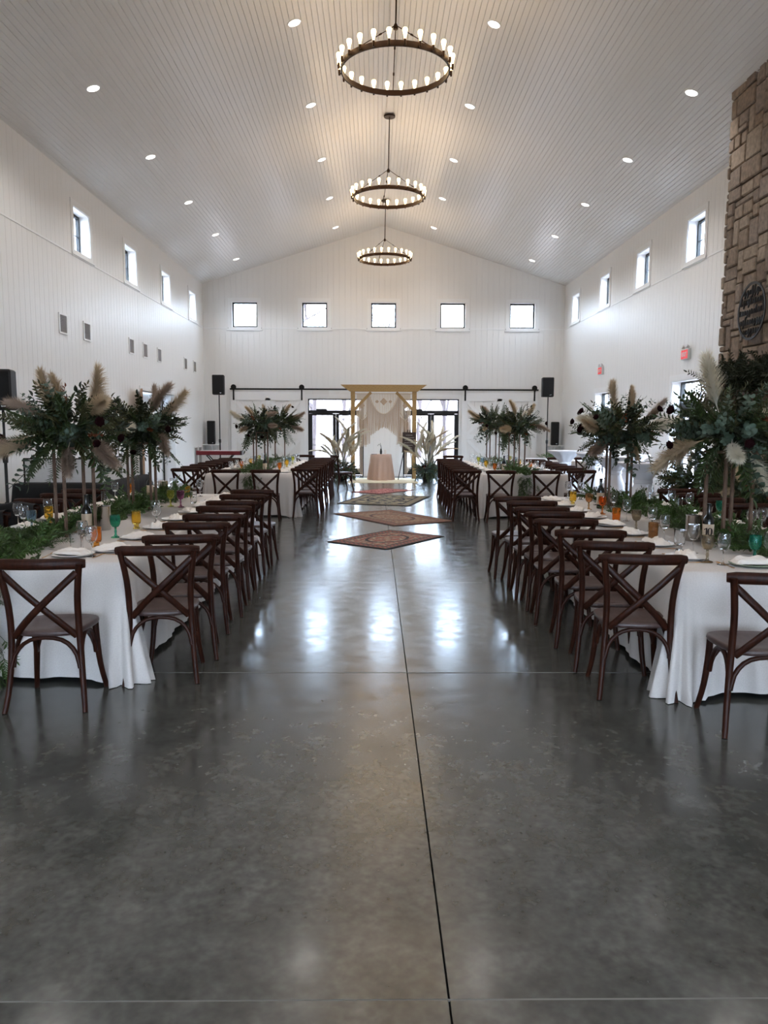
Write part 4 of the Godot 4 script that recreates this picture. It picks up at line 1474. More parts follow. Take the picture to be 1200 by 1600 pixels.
func build_stands() -> void:
	make_sprigs()
	var V := func(x, y, z): return Vector3(x, y, z)
	flower_stand(-2.33, -5.96, 0.66, 0.36, 210, 101, [[V.call(-0.35, 0.8, 0.3), 0.5, 0], [V.call(-0.1, 0.9, 0.5), 0.42, 0], [V.call(-1.0, -0.32, 0.4), 0.6, 0], [V.call(-0.9, -0.42, 0.2), 0.55, 1], [V.call(0.15, -0.75, 0.6), 0.42, 1], [V.call(0.6, 0.75, 0.2), 0.55, 0], [V.call(0.75, 0.55, 0.5), 0.5, 0], [V.call(0.75, -0.4, 0.5), 0.5, 1], [V.call(-0.9, 0.55, 0.1), 0.5, 1]], 4, 0.69, "nearer one on the left near table")
	flower_stand(-2.33, -7.68, 0.66, 0.33, 180, 102, [[V.call(0.5, 0.95, 0.2), 0.6, 1], [V.call(0.85, 0.65, 0.2), 0.6, 0], [V.call(0.05, 0.1, 1.0), 0.35, 2], [V.call(0.8, -0.4, 0.5), 0.5, 1], [V.call(-0.6, 0.6, 0.3), 0.5, 0], [V.call(0.3, 0.7, -0.4), 0.5, 1]], 5, 0.5, "farther one on the left near table")
	flower_stand(2.57, -5.54, 0.66, 0.38, 220, 103, [[V.call(-0.55, 0.9, 0.2), 0.66, 2], [V.call(-0.95, -0.45, 0.3), 0.62, 0], [V.call(-0.35, -0.4, 0.8), 0.42, 2], [V.call(0.3, 0.5, 0.8), 0.42, 2], [V.call(0.25, -0.75, 0.6), 0.5, 2], [V.call(0.7, 0.6, 0.2), 0.5, 0], [V.call(0.9, -0.2, 0.3), 0.5, 1]], 6, 0.2, "nearer one on the right near table")
	flower_stand(2.57, -8.08, 0.66, 0.36, 200, 104, [[V.call(-0.3, 1.0, 0.0), 0.55, 0], [V.call(0.2, 0.9, 0.3), 0.45, 0], [V.call(-1.0, 0.42, 0.2), 0.45, 2], [V.call(-1.0, 0.0, 0.4), 0.45, 0], [V.call(1.0, 0.22, -0.1), 0.72, 2], [V.call(0.8, 0.4, 0.1), 0.5, 1], [V.call(-0.7, -0.6, 0.4), 0.5, 1], [V.call(0.3, -0.6, 0.5), 0.35, 0]], 8, -0.13, "farther one on the right near table")
	flower_stand(-2.2, -14.8, 0.7, 0.36, 150, 105, [[V.call(-0.9, 0.3, 0.2), 0.6, 2], [V.call(-0.4, 0.7, 0.4), 0.4, 0], [V.call(-0.7, -0.2, 0.6), 0.4, 0], [V.call(0.5, 0.6, 0.4), 0.45, 1], [V.call(0.6, 0.0, 0.7), 0.4, 1]], 3, 0.4, "nearer one on the left far table")
	flower_stand(-2.2, -17.8, 0.78, 0.4, 150, 106, [[V.call(0.35, 0.8, 0.2), 0.45, 0], [V.call(0.9, 0.3, 0.2), 0.55, 1], [V.call(0.85, -0.5, 0.3), 0.6, 1], [V.call(-0.6, 0.5, 0.2), 0.5, 0]], 4, 0.1, "farther one on the left far table")
	flower_stand(2.66, -14.45, 0.7, 0.37, 160, 107, [[V.call(-0.55, -0.25, 0.7), 0.55, 0], [V.call(-0.2, 0.8, 0.3), 0.5, 0], [V.call(0.25, 0.6, 0.6), 0.35, 2], [V.call(0.9, 0.0, 0.2), 0.55, 1], [V.call(0.5, 0.8, 0.1), 0.5, 0]], 4, 0.3, "nearer one on the right far table")
	flower_stand(2.66, -17.4, 0.78, 0.4, 150, 108, [[V.call(-0.95, 0.3, 0.2), 0.6, 0], [V.call(-0.4, 0.6, 0.5), 0.45, 1], [V.call(-0.5, -0.3, 0.6), 0.4, 0]], 4, 0.2, "farther one on the right far table")
	garland(-2.43, -4.72, -9.3, 0.28, 120, 201, 0.7, "thick green garland along the left near table, spilling over its camera end")
	garland(2.68, -4.55, -9.1, 0.32, 120, 202, 0.0, "thick green garland along the centre of the right near table")
	garland(-2.2, -13.58, -18.2, 0.34, 70, 203, 0.5, "green garland along the left far table, hanging over its camera end")
	garland(2.66, -13.48, -18.1, 0.34, 70, 204, 0.5, "green garland along the right far table, hanging over its camera end")
	garland(4.75, -19.0, -20.4, 0.36, 80, 205, 0.0, "green garland on the table at the back right")
	# hearth and mantel greenery
	var r := RandomNumberGenerator.new()
	r.seed = 301
	var o := thing("hearth_arrangement", "dark greenery bunch with beige plumes on the left end of the stone hearth", "flowers", Vector3(4.62, 0.475, -11.0), 0.0, "greenery on the hearth")
	part("pot", lathe_mesh([Vector2(0, 0), Vector2(0.1, 0), Vector2(0.13, 0.2), Vector2(0.12, 0.2), Vector2(0, 0.19)], 16), M.iron, o)
	bouquet(o, Vector3(0, 0.36, 0), 0.4, 150, r, [[Vector3(-0.4, 0.8, 0.3), 0.4, 2], [Vector3(-0.9, -0.3, 0.3), 0.3, 0], [Vector3(0.6, -0.1, 0.5), 0.4, 0], [Vector3(0.2, 0.7, 0.4), 0.35, 1]], 1)
	o = thing("hearth_arrangement", "dark greenery bunch with beige plumes on the hearth right of the firebox", "flowers", Vector3(4.62, 0.475, -9.45), 0.0, "greenery on the hearth")
	part("pot", lathe_mesh([Vector2(0, 0), Vector2(0.1, 0), Vector2(0.13, 0.2), Vector2(0.12, 0.2), Vector2(0, 0.19)], 16), M.iron, o)
	bouquet(o, Vector3(0, 0.36, 0), 0.4, 150, r, [[Vector3(-0.5, 0.5, 0.5), 0.45, 0], [Vector3(-0.7, 0.0, 0.5), 0.35, 0], [Vector3(0.2, 0.9, 0.1), 0.45, 1]], 1)
	o = thing("mantel_greenery", "dense dark green foliage heaped along the timber mantel of the stone chimney", "greenery", Vector3(CHX - 0.1, 2.1, -10.1))
	var a := []
	var b := []
	for i in 330:
		var p := Vector3(r.randfn() * 0.08, r.randf() * 0.22, r.randf_range(-1.15, 1.1))
		var d := Vector3(r.randfn() * 0.7 - 0.3, r.randfn() * 0.6 + 0.2, r.randfn() * 0.8)
		[a, a, b][r.randi() % 3].append(aim(d, r.randf() * TAU, r.randf_range(0.8, 1.2), p))
	multi("pointed_leaves", sprigs.pointed, M.leaf_dark, a, o)
	multi("broad_leaves", sprigs.broad, M.leaf_dark, b, o)

# ---------------------------------------------------------------- ceremony corner
func build_ceremony() -> void:
	var z := -23.45
	var o := thing("wedding_arbor", "light pine timber arbor with two posts and angled braces between the glass doors", "arbor", Vector3(0.25, 0, z))
	for s in [-1, 1]:
		part("post", box_mesh(Vector3(0.13, 2.72, 0.13), 0.006), M.pine, o, Vector3(s * 0.93, 1.36, 0))
	for s in [-1, 1]:
		var st := st_new()
		var w := 1.3
		prism(st, PackedVector2Array([Vector2(-w, 0.1), Vector2(-w + 0.28, -0.1), Vector2(w - 0.28, -0.1), Vector2(w, 0.1)]), 0.045, Transform3D(Basis(), Vector3(0, 2.74, s * 0.088)))
		part("beam", fin(st), M.pine, o)
	for s in [-1, 1]:
		var st := st_new()
		bar(st, Vector3(s * 0.9, 2.08, 0), Vector3(s * 0.38, 2.62, 0), 0.085, 0.085, Vector3.BACK, 0.004)
		part("brace", fin(st), M.pine, o)
	# macrame
	var mc := thing("macrame_hanging", "cream and tan knotted macrame curtain with scalloped fringe hanging from the arbor", "macrame", Vector3(0.25, 0, z + 0.02))
	part("dowel", tube_mesh([Vector3(-0.86, 2.58, 0), Vector3(0.86, 2.58, 0)], 0.012, 8), M.rope, mc)
	var r := RandomNumberGenerator.new()
	r.seed = 44
	var strand := func(st: SurfaceTool, x: float, y0: float, y1: float, w: float):
		var zz := r.randf_range(-0.012, 0.012)
		tube(st, [Vector3(x, y0, zz), Vector3(x + r.randf_range(-0.008, 0.008), (y0 + y1) / 2, zz + r.randf_range(-0.01, 0.01)), Vector3(x + r.randf_range(-0.012, 0.012), y1, zz)], w, 4)
	# upper cords
	var st := st_new()
	for i in 34:
		var x := -0.42 + 0.84 * i / 33.0
		var arc: float = 1.98 + 0.5 * pow(absf(x) / 0.42, 2.2)
		strand.call(st, x, 2.58, arc, 0.006)
	part("upper_cords", fin(st), M.rope, mc).set_meta("kind", "stuff")
	var arcp := []
	for i in 15:
		var x := -0.43 + 0.86 * i / 14.0
		arcp.append(Vector3(x, 1.97 + 0.55 * pow(absf(x) / 0.43, 2.2), 0.012))
	part("scallop_rope", tube_mesh(arcp, 0.018, 6), M.rope, mc)
	st = st_new()
	for i in 60:
		var x := -0.5 + i / 59.0
		var y0: float = minf(2.5, 1.96 + 0.5 * pow(absf(x) / 0.43, 2.2))
		var y1: float = 1.42 + r.randf_range(-0.03, 0.03) + (0.14 * cos(x * 6.0) if absf(x) < 0.4 else -0.35)
		strand.call(st, x, y0, y1, 0.007)
	part("centre_fringe", fin(st), M.rope_tan, mc).set_meta("kind", "stuff")
	for s in [-1, 1]:
		st = st_new()
		for i in 20:
			var x: float = s * (0.5 + 0.3 * i / 19.0)
			strand.call(st, x, 2.57, 1.75 + 0.3 * absf(i / 19.0 - 0.5), 0.006)
		part("side_cords", fin(st), M.rope, mc).set_meta("kind", "stuff")
		st = st_new()
		for i in 20:
			var x: float = s * (0.5 + 0.3 * i / 19.0)
			strand.call(st, x, 1.75 + 0.3 * absf(i / 19.0 - 0.5), 1.0 + r.randf_range(-0.06, 0.06), 0.007)
		part("side_fringe", fin(st), M.rope_tan, mc).set_meta("kind", "stuff")
		st = st_new()
		for i in 5:
			strand.call(st, s * (0.66 + 0.16 * i / 4.0), 2.2, 0.1 + 0.05 * i, 0.01)
		part("long_tassel", fin(st), M.rope, mc).set_meta("kind", "stuff")
		part("side_rope", tube_mesh([Vector3(s * 0.5, 2.02, 0.012), Vector3(s * 0.65, 1.76, 0.014), Vector3(s * 0.82, 1.98, 0.012)], 0.014, 6), M.rope, mc)
		st = st_new()
		box(st, Vector3(s * 0.66, 2.22, 0.012), Vector3(0.13, 0.13, 0.02), Basis(Vector3.BACK, PI / 4), 0.005)
		part("knot_diamond", fin(st), M.rope_tan, mc)
	for q in [[0.0, 0.16], [-0.2, 0.08], [0.2, 0.08]]:
		st = st_new()
		box(st, Vector3(q[0], 2.34, 0.014), Vector3(q[1], q[1], 0.02), Basis(Vector3.BACK, PI / 4), 0.005)
		part("knot_diamond", fin(st), M.rope_tan, mc)
	# little round table
	var t := thing("round_table", "small round ceremony table standing under the arbor", "table", Vector3(0.17, 0, -23.0))
	part("tabletop", lathe_mesh([Vector2(0, 0.735), Vector2(0.3, 0.735), Vector2(0.305, 0.75), Vector2(0.3, 0.762), Vector2(0, 0.762)], 28), M.sign_wood, t)
	part("pedestal", lathe_mesh([Vector2(0, 0), Vector2(0.2, 0), Vector2(0.2, 0.02), Vector2(0.03, 0.05), Vector2(0.03, 0.735), Vector2(0, 0.735)], 16), M.iron, t)
	st = st_new()
	st.set_smooth_group(1)
	var seg := 96
	var g := []
	for k in 8:
		var row := []
		for j in seg:
			var a := TAU * j / seg
			var q := (k - 1) / 6.0
			var rr: float = 0.28 if k == 0 else 0.312 + q * (0.085 + 0.03 * sin(a * 12.0 + 0.6 * sin(a * 3.0)))
			row.append(Vector3(cos(a) * rr, 0.772 if k == 0 else 0.766 - q * 0.755, sin(a) * rr))
		g.append(row)
	for j in seg:
		var l := (j + 1) % seg
		st.add_vertex(Vector3(0, 0.772, 0)); st.add_vertex(g[0][j]); st.add_vertex(g[0][l])
		for k in 7:
			quad(st, g[k][j], g[k + 1][j], g[k + 1][l], g[k][l])
	solo("round_tablecloth", fin(st), M.blush, "blush pleated cloth draped to the floor over the small round table under the arbor", "tablecloth", Vector3(0.17, 0, -23.0))
	var bv := thing("bud_vase", "small dark vase with a curved stem on the round ceremony table", "vase", Vector3(0.17, 0.774, -22.95))
	part("vase_body", lathe_mesh([Vector2(0, 0), Vector2(0.03, 0), Vector2(0.035, 0.08), Vector2(0.022, 0.14), Vector2(0.026, 0.16), Vector2(0, 0.16)], 14), M.black, bv)
	part("stem", tube_mesh(spline([Vector3(0, 0.12, 0), Vector3(-0.01, 0.24, 0), Vector3(-0.06, 0.3, 0), Vector3(-0.1, 0.24, 0.02)], 8), 0.006, 5), M.leaf_dark, bv)
	part("stem", tube_mesh(spline([Vector3(0, 0.12, 0), Vector3(0.01, 0.2, 0), Vector3(-0.02, 0.33, 0.01)], 6), 0.005, 5), M.leaf_dark, bv)
	solo("pillar_candle", lathe_mesh([Vector2(0, 0), Vector2(0.035, 0), Vector2(0.035, 0.13), Vector2(0.03, 0.135), Vector2(0, 0.13)], 16), M.napkin, "short white pillar candle beside the vase on the round ceremony table", "candle", Vector3(0.3, 0.774, -22.92))
	solo("dark_tray", box_mesh(Vector3(0.16, 0.015, 0.1), 0.004), M.black, "flat dark tray on the left edge of the round ceremony table", "tray", Vector3(-0.03, 0.774, -22.85), 0.2)
	# easel and sign
	var e := thing("easel", "thin black easel right of the arbor holding the wooden sign", "easel", Vector3(1.02, 0, -22.95), -0.25)
	for p in [[-0.2, 0.28], [0.2, 0.28]]:
		part("leg", tube_mesh([Vector3(p[0] * 1.5, 0, 0.2), Vector3(p[0] * 0.3, 1.5, -0.05)], 0.013, 6), M.iron, e)
	part("leg", tube_mesh([Vector3(0, 0, -0.45), Vector3(0, 1.5, -0.06)], 0.013, 6), M.iron, e)
	part("ledge", box_mesh(Vector3(0.42, 0.02, 0.05)), M.iron, e, Vector3(0, 0.84, 0.1))
	var sg := thing("welcome_sign", "dark brown board with pale script lines on the easel", "sign", Vector3(1.02, 0, -22.95), -0.25)
	var bd := part("board", box_mesh(Vector3(0.4, 0.58, 0.02), 0.003), M.sign_wood, sg, Vector3(0, 1.14, 0.075), Vector3(-0.15, 0, 0))
	st = st_new()
	for l in 6:
		var y := 0.2 - l * 0.075
		var pts := []
		var w: float = [0.1, 0.15, 0.13, 0.15, 0.12, 0.1][l]
		for i in 22:
			pts.append(Vector3(-w + 2 * w * i / 21.0, y + 0.014 * sin(i * 2.1 + l) * (0.5 + 0.5 * sin(i * 0.9)), 0.0115))
		tube(st, pts, 0.003, 4)
	part("script", fin(st), M.plate, bd)
	# pampas on the floor
	for k in 2:
		var s := -1.0 if k == 0 else 1.0
		var r2 := RandomNumberGenerator.new()
		r2.seed = 400 + k
		var pl := []
		for i in 26:
			var a := r2.randf_range(-1.0, 1.0)
			pl.append([Vector3(a * 0.75 * absf(a), 1.0, r2.randf_range(-0.1, 0.35)), r2.randf_range(0.6, 1.2), [2, 2, 2, 0][r2.randi() % 4], 1.0])
		var c := Vector3(-0.95 if k == 0 else 1.5, 0, -22.6 if k == 0 else -22.4)
		var pa := thing("pampas_bunch", "tall bunch of pale pampas plumes over dark greenery on the floor %s of the arbor" % ["left", "right"][k], "plants", c, 0.0, "pampas bunches at the arbor")
		part("vase", lathe_mesh([Vector2(0, 0), Vector2(0.11, 0), Vector2(0.13, 0.15), Vector2(0.1, 0.26), Vector2(0, 0.26)], 18), M.iron, pa)
		bouquet(pa, Vector3(0, 0.36, 0), 0.36, 130, r2, pl, 2, 0.8, 16, 1.0)

# ---------------------------------------------------------------- rugs
func rug_tex(w: int, h: int, field: Color, a: Color, b: Color, border: Color, sd: int, freq: float) -> ImageTexture:
	var n := FastNoiseLite.new()
	n.seed = sd
	n.frequency = freq
	n.fractal_octaves = 2
	var im := Image.create(w, h, false, Image.FORMAT_RGB8)
	for y in h:
		for x in w:
			var mx := mini(x, w - 1 - x)
			var my := mini(y, h - 1 - y)
			var d := mini(mx, my)
			var v := n.get_noise_2d(mx, my)
			var c := field
			if v > 0.18: c = a
			elif v < -0.2: c = b
			elif absf(v) < 0.03: c = border
			if d < 5: c = border
			elif d < 20:
				c = a if (int(mx / 6) + int(my / 6)) % 2 == 0 else field.lerp(border, 0.5)
			elif d < 24: c = border
			var med := Vector2((mx - w * 0.5) / (w * 0.3), (my - h * 0.5) / (h * 0.3)).length()
			if absf(med - 0.85) < 0.06: c = border
			im.set_pixel(x, y, c.darkened(0.12 * absf(n.get_noise_2d(x * 7, y * 7))))
	return ImageTexture.create_from_image(im)

func rug(p: Array, t: Texture2D, label: String, edge: Color) -> void:
	# p: the four corners on the floor, in order
	var c := Vector2.ZERO
	for q in p:
		c += q / 4.0
	var o := thing("rug", label, "rug", Vector3(c.x, 0.001, c.y), 0.0, "patterned rugs down the aisle")
	var m := StandardMaterial3D.new()
	m.albedo_texture = t
	m.roughness = 0.95
	var st := st_new()
	var q := []
	for v in p:
		q.append(Vector3(v.x - c.x, 0.009, v.y - c.y))
	quad_uv(st, [q[0], q[3], q[2], q[1]], [Vector2(0, 0), Vector2(0, 1), Vector2(1, 1), Vector2(1, 0)])
	var top := fin(st)
	part("pile", top, m, o)
	st = st_new()
	for i in 4:
		var a: Vector3 = q[i]
		var b: Vector3 = q[(i + 1) % 4]
		tube(st, [a - Vector3(0, 0.0045, 0), b - Vector3(0, 0.0045, 0)], 0.0055, 6)
	part("binding", fin(st), mat(edge, 0.9), o)

func build_rugs() -> void:
	var V := func(x, z): return Vector2(x, z)
	rug([V.call(-0.66, -10.62), V.call(0.15, -9.96), V.call(1.01, -11.18), V.call(0.22, -11.83)], rug_tex(150, 210, Color(0.5, 0.38, 0.31), Color(0.55, 0.31, 0.24), Color(0.62, 0.53, 0.43), Color(0.16, 0.13, 0.13), 3, 0.06), "small rust and tan oriental rug turned like a diamond, nearest in the aisle", Color(0.1, 0.07, 0.08))
	rug([V.call(-0.76, -14.06), V.call(0.31, -12.36), V.call(1.36, -12.98), V.call(0.3, -14.7)], rug_tex(220, 140, Color(0.5, 0.4, 0.31), Color(0.52, 0.34, 0.25), Color(0.58, 0.5, 0.4), Color(0.34, 0.24, 0.2), 4, 0.11), "finely patterned tan rug turned like a diamond, second in the aisle", Color(0.3, 0.18, 0.14))
	rug([V.call(-0.79, -15.93), V.call(0.7, -15.45), V.call(1.26, -17.58), V.call(-0.22, -18.03)], rug_tex(150, 210, Color(0.6, 0.56, 0.44), Color(0.56, 0.5, 0.38), Color(0.13, 0.12, 0.14), Color(0.12, 0.11, 0.13), 8, 0.05), "olive rug with bold dark scroll pattern, third in the aisle", Color(0.09, 0.08, 0.09))
	rug([V.call(-0.6, -18.72), V.call(0.1, -18.2), V.call(0.95, -19.25), V.call(0.25, -19.8)], rug_tex(140, 190, Color(0.66, 0.36, 0.32), Color(0.74, 0.5, 0.45), Color(0.45, 0.16, 0.16), Color(0.4, 0.17, 0.17), 6, 0.07), "small red oriental rug, farthest patterned one in the aisle", Color(0.35, 0.14, 0.14))
	# cream fringed rug under the arbor
	var o := thing("fringed_rug", "cream rug with tasselled front edge lying under the arbor", "rug", Vector3(0.22, 0, -22.7))
	part("pile", box_mesh(Vector3(2.0, 0.012, 1.9), 0.004), M.fringe, o, Vector3(0, 0.007, 0))
	var st := st_new()
	for i in 90:
		var x := -0.99 + 1.98 * i / 89.0
		tube(st, [Vector3(x, 0.008, 0.945), Vector3(x + 0.01 * sin(i * 3.7), 0.005, 1.03)], 0.005, 4)
	part("fringe", fin(st), M.fringe, o).set_meta("kind", "stuff")

# ---------------------------------------------------------------- things on the walls
func barn_door(x0: float, x1: float, label: String, rail_x0: float, rail_x1: float, name_: String) -> void:
	var o := thing("barn_door", "wide white barn door of two braced panels, %s" % label, "door", Vector3((x0 + x1) / 2, 0.0, ZB + 0.07), 0.0, "white sliding barn doors")
	var w := x1 - x0
	var h := 2.68
	var n := int(w / 0.13)
	for i in n:
		var bw := w / n
		part("plank", board(bw, h - 0.06), M.wall, o, Vector3(-w / 2 + (i + 0.5) * bw, 0.04, 0))
	var t := 0.024
	var z := 0.028
	for s in [-1, 1]:
		part("stile", box_mesh(Vector3(0.16, h - 0.03, t), 0.003), M.trim, o, Vector3(s * (w / 2 - 0.08), h / 2 + 0.015, z))
	part("stile", box_mesh(Vector3(0.16, h - 0.4, t), 0.003), M.trim, o, Vector3(0, h / 2, z))
	part("rail", box_mesh(Vector3(w - 0.32, 0.28, t), 0.003), M.trim, o, Vector3(0, h - 0.14, z))
	part("rail", box_mesh(Vector3(w - 0.32, 0.2, t), 0.003), M.trim, o, Vector3(0, 0.14, z))
	for s in [-1, 1]:
		part("rail", box_mesh(Vector3(w / 2 - 0.24, 0.15, t), 0.003), M.trim, o, Vector3(s * (w / 4), 1.27, z))
		for k in [[0.26, 1.18], [1.36, 2.38]]:
			var xa: float = s * 0.1
			var xb: float = s * (w / 2 - 0.18)
			for d in 2:
				var st := st_new()
				bar(st, Vector3(xa if d == 0 else xb, k[0], 0), Vector3(xb if d == 0 else xa, k[1], 0), 0.1, t - 0.002 - 0.002 * d, Vector3.BACK)
				part("diagonal_brace", fin(st), M.trim, o, Vector3(0, 0, z - 0.002))
	for s in [-1, 1]:
		var st := st_new()
		box(st, Vector3(s * (w / 2 - 0.1), h - 0.06, 0.055), Vector3(0.05, 0.42, 0.012), Basis(), 0.002)
		lathe(st, [Vector2(0, -0.014), Vector2(0.085, -0.014), Vector2(0.085, 0.014), Vector2(0, 0.014)], 20, Transform3D(Basis(Vector3.RIGHT, PI / 2), Vector3(s * (w / 2 - 0.1), h + 0.14, 0.042)))
		part("hanger_wheel", fin(st), M.iron, o)
	var r := thing("barn_door_track", "black iron sliding track above the %s barn door" % name_, "rail", Vector3(0, 2.76, ZB + 0.105), 0.0, "black barn door tracks")
	part("bar", box_mesh(Vector3(rail_x1 - rail_x0, 0.05, 0.012), 0.003), M.iron, r, Vector3((rail_x0 + rail_x1) / 2, 0, 0))
	for f in [0.0, 0.33, 0.66, 1.0]:
		var st := st_new()
		var x: float = lerpf(rail_x0 + 0.05, rail_x1 - 0.05, f)
		tube(st, [Vector3(x, 0, -0.087), Vector3(x, 0, 0.016)], 0.018, 8)
		part("standoff", fin(st), M.iron, r)
	for s in [rail_x0 + 0.12, rail_x1 - 0.12]:
		part("end_stop", box_mesh(Vector3(0.07, 0.08, 0.04), 0.01), M.iron, r, Vector3(s, 0, 0))

func vent(z: float, y: float, w: float, h: float, label: String, group: String) -> void:
	var o := thing("wall_vent", label, "vent", Vector3(XL + 0.018, y, z), PI / 2, group)
	var st := st_new()
	ring(st, w + 0.05, h + 0.05, 0.03, 0.02, 0.008)
	part("frame", fin(st), M.trim, o)
	part("backing", box_mesh(Vector3(w, h, 0.004)), M.grille, o)
	st = st_new()
	var n := int(h / 0.025)
	for i in n:
		box(st, Vector3(0, -h / 2 + (i + 0.5) * h / n, 0.008), Vector3(w - 0.01, 0.014, 0.003), Basis(Vector3.RIGHT, 0.6))
	part("louvres", fin(st), M.grille, o).set_meta("kind", "stuff")

func exit_sign(z: float, y: float, label: String) -> void:
	var o := thing("exit_sign", label, "sign", Vector3(XR - 0.05, y, z), -PI / 2 + 0.35, "red exit signs on the right wall")
	o.rotation.y = -PI / 2
	part("housing", box_mesh(Vector3(0.34, 0.2, 0.06), 0.006), M.white_plastic, o)
	part("lit_face", box_mesh(Vector3(0.3, 0.165, 0.006)), M.red, o, Vector3(0, -0.005, 0.033))
	var tm := TextMesh.new()
	tm.text = "EXIT"
	var f := SystemFont.new()
	f.font_names = PackedStringArray(["Droid Sans"])
	f.font_weight = 700
	tm.font = f
	tm.font_size = 32
	tm.pixel_size = 0.0034
	tm.depth = 0.004
	part("lettering", tm, M.white_plastic, o, Vector3(0, -0.005, 0.038))
	for s in [-1, 1]:
		part("lamp_head", lathe_mesh([Vector2(0, -0.04), Vector2(0.02, -0.04), Vector2(0.045, 0.02), Vector2(0.04, 0.025), Vector2(0, 0.02)], 14), M.white_plastic, o, Vector3(s * 0.1, 0.14, 0.02), Vector3(1.2, 0, 0))

func build_wall_things() -> void:
	barn_door(-4.6, -2.24, "left of the left glass doors", -4.62, 0.07, "left")
	barn_door(2.76, 5.17, "right of the right glass doors", 0.47, 5.2, "right")
	var vz := [-13.7, -14.82, -17.48, -18.5, -19.7, -22.37, -23.5]
	for i in 7:
		vent(vz[i], 3.36, 0.3, 0.3, "small square louvred vent high on the left wall, %s from the camera" % ORD[i], "upper vents on the left wall")
	vent(-23.4, 0.63, 0.42, 0.62, "tall louvred return vent low on the left wall, left one", "low vents on the left wall")
	vent(-23.95, 0.63, 0.4, 0.62, "tall louvred return vent low on the left wall, right one nearest the corner", "low vents on the left wall")
	exit_sign(-14.9, 3.0, "red exit sign with two lamp heads above the nearer glass doors on the right wall")
	exit_sign(-20.5, 3.08, "red exit sign with lamp heads above the farther glass doors on the right wall")
	# round iron sign on the chimney
	var o := thing("round_metal_sign", "round black metal cut-out sign of flowing script on the stone chimney", "sign", Vector3(CHX - 0.06, 3.15, -10.38), -PI / 2)
	part("rim", lathe_mesh([Vector2(0.348, -0.006), Vector2(0.38, -0.006), Vector2(0.38, 0.006), Vector2(0.348, 0.006), Vector2(0.348, -0.006)], 48), M.iron, o, Vector3.ZERO, Vector3(PI / 2, 0, 0))
	var r := RandomNumberGenerator.new()
	r.seed = 12
	for l in 5:
		var y: float = 0.255 - l * 0.13
		var w: float = sqrt(maxf(0.0, 0.355 * 0.355 - y * y)) - 0.01
		var st := st_new()
		var k := int(w * 2 / 0.06)
		var x := -w + 0.03
		var base := []
		for i in k:
			var up: float = [0.05, 0.055, 0.095, 0.06][r.randi() % 4]
			var dn: float = [0.0, 0.0, 0.04][r.randi() % 3]
			var q := Vector3(x, y - 0.03, 0)
			tube(st, spline([q + Vector3(-0.025, 0, 0), q + Vector3(0.0, up, 0), q + Vector3(0.016, up * 0.95, 0), q + Vector3(0.004, -dn, 0), q + Vector3(0.03, 0.004, 0)], 10), 0.0095, 5, 0.6)
			x += (2 * w - 0.06) / maxf(1.0, k - 1)
		part("script_line", fin(st), M.iron, o)
	# speakers on corner shelves
	for s in 2:
		var x := -5.2 if s == 0 else 5.72
		var side: String = ["left", "right"][s]
		var sh := thing("corner_shelf", "white bracket shelf in the back %s corner under the wall speaker" % side, "shelf", Vector3(x + (-0.02 if s == 0 else 0.02), 1.0, ZB + 0.24), 0.0, "corner shelves")
		part("board", box_mesh(Vector3(0.46, 0.025, 0.42), 0.004), M.trim, sh)
		var st := st_new()
		prism(st, PackedVector2Array([Vector2(-0.19, -0.012), Vector2(0.15, -0.012), Vector2(-0.19, -0.26)]), 0.03, Transform3D(Basis(Vector3.UP, -PI / 2), Vector3.ZERO))
		part("bracket", fin(st), M.trim, sh)
		speaker(Vector3(x, 1.014, ZB + 0.26), Vector3(0.24, 0.74, 0.26), 0.12 if s == 0 else -0.12, "black column speaker on the shelf in the back %s corner" % side)

# ---------------------------------------------------------------- speakers, band gear
func speaker(at: Vector3, s: Vector3, turn: float, label: String) -> void:
	var o := thing("loudspeaker", label, "speaker", at, turn, "black loudspeakers")
	part("cabinet", box_mesh(s, 0.02), M.speaker, o, Vector3(0, s.y / 2, 0))
	part("grille", box_mesh(Vector3(s.x - 0.04, s.y - 0.05, 0.012), 0.004), mat(Color(0.05, 0.05, 0.055), 0.8), o, Vector3(0, s.y / 2, s.z / 2 + 0.004))
	part("badge", box_mesh(Vector3(0.05, 0.014, 0.004)), M.steel, o, Vector3(s.x * 0.2, 0.05, s.z / 2 + 0.011))

func tripod(at: Vector3, h: float, label: String) -> void:
	var o := thing("speaker_stand", label, "stand", at, 0.3, "tripod speaker stands")
	part("pole", tube_mesh([Vector3(0, 0.12, 0), Vector3(0, 1.2, 0)], 0.02, 10), M.black, o)
	part("inner_pole", tube_mesh([Vector3(0, 1.15, 0), Vector3(0, h, 0)], 0.016, 10), M.black, o)
	part("collar", lathe_mesh([Vector2(0, 1.12), Vector2(0.032, 1.12), Vector2(0.035, 1.17), Vector2(0.032, 1.22), Vector2(0, 1.22)], 12), M.black, o)
	for i in 3:
		var a := TAU * i / 3
		part("leg", tube_mesh([Vector3(cos(a) * 0.03, 0.6, sin(a) * 0.03), Vector3(cos(a) * 0.5, 0.015, sin(a) * 0.5)], 0.013, 6), M.black, o)
		part("strut", tube_mesh([Vector3(cos(a) * 0.02, 0.22, sin(a) * 0.02), Vector3(cos(a) * 0.27, 0.3, sin(a) * 0.27)], 0.009, 6), M.black, o)

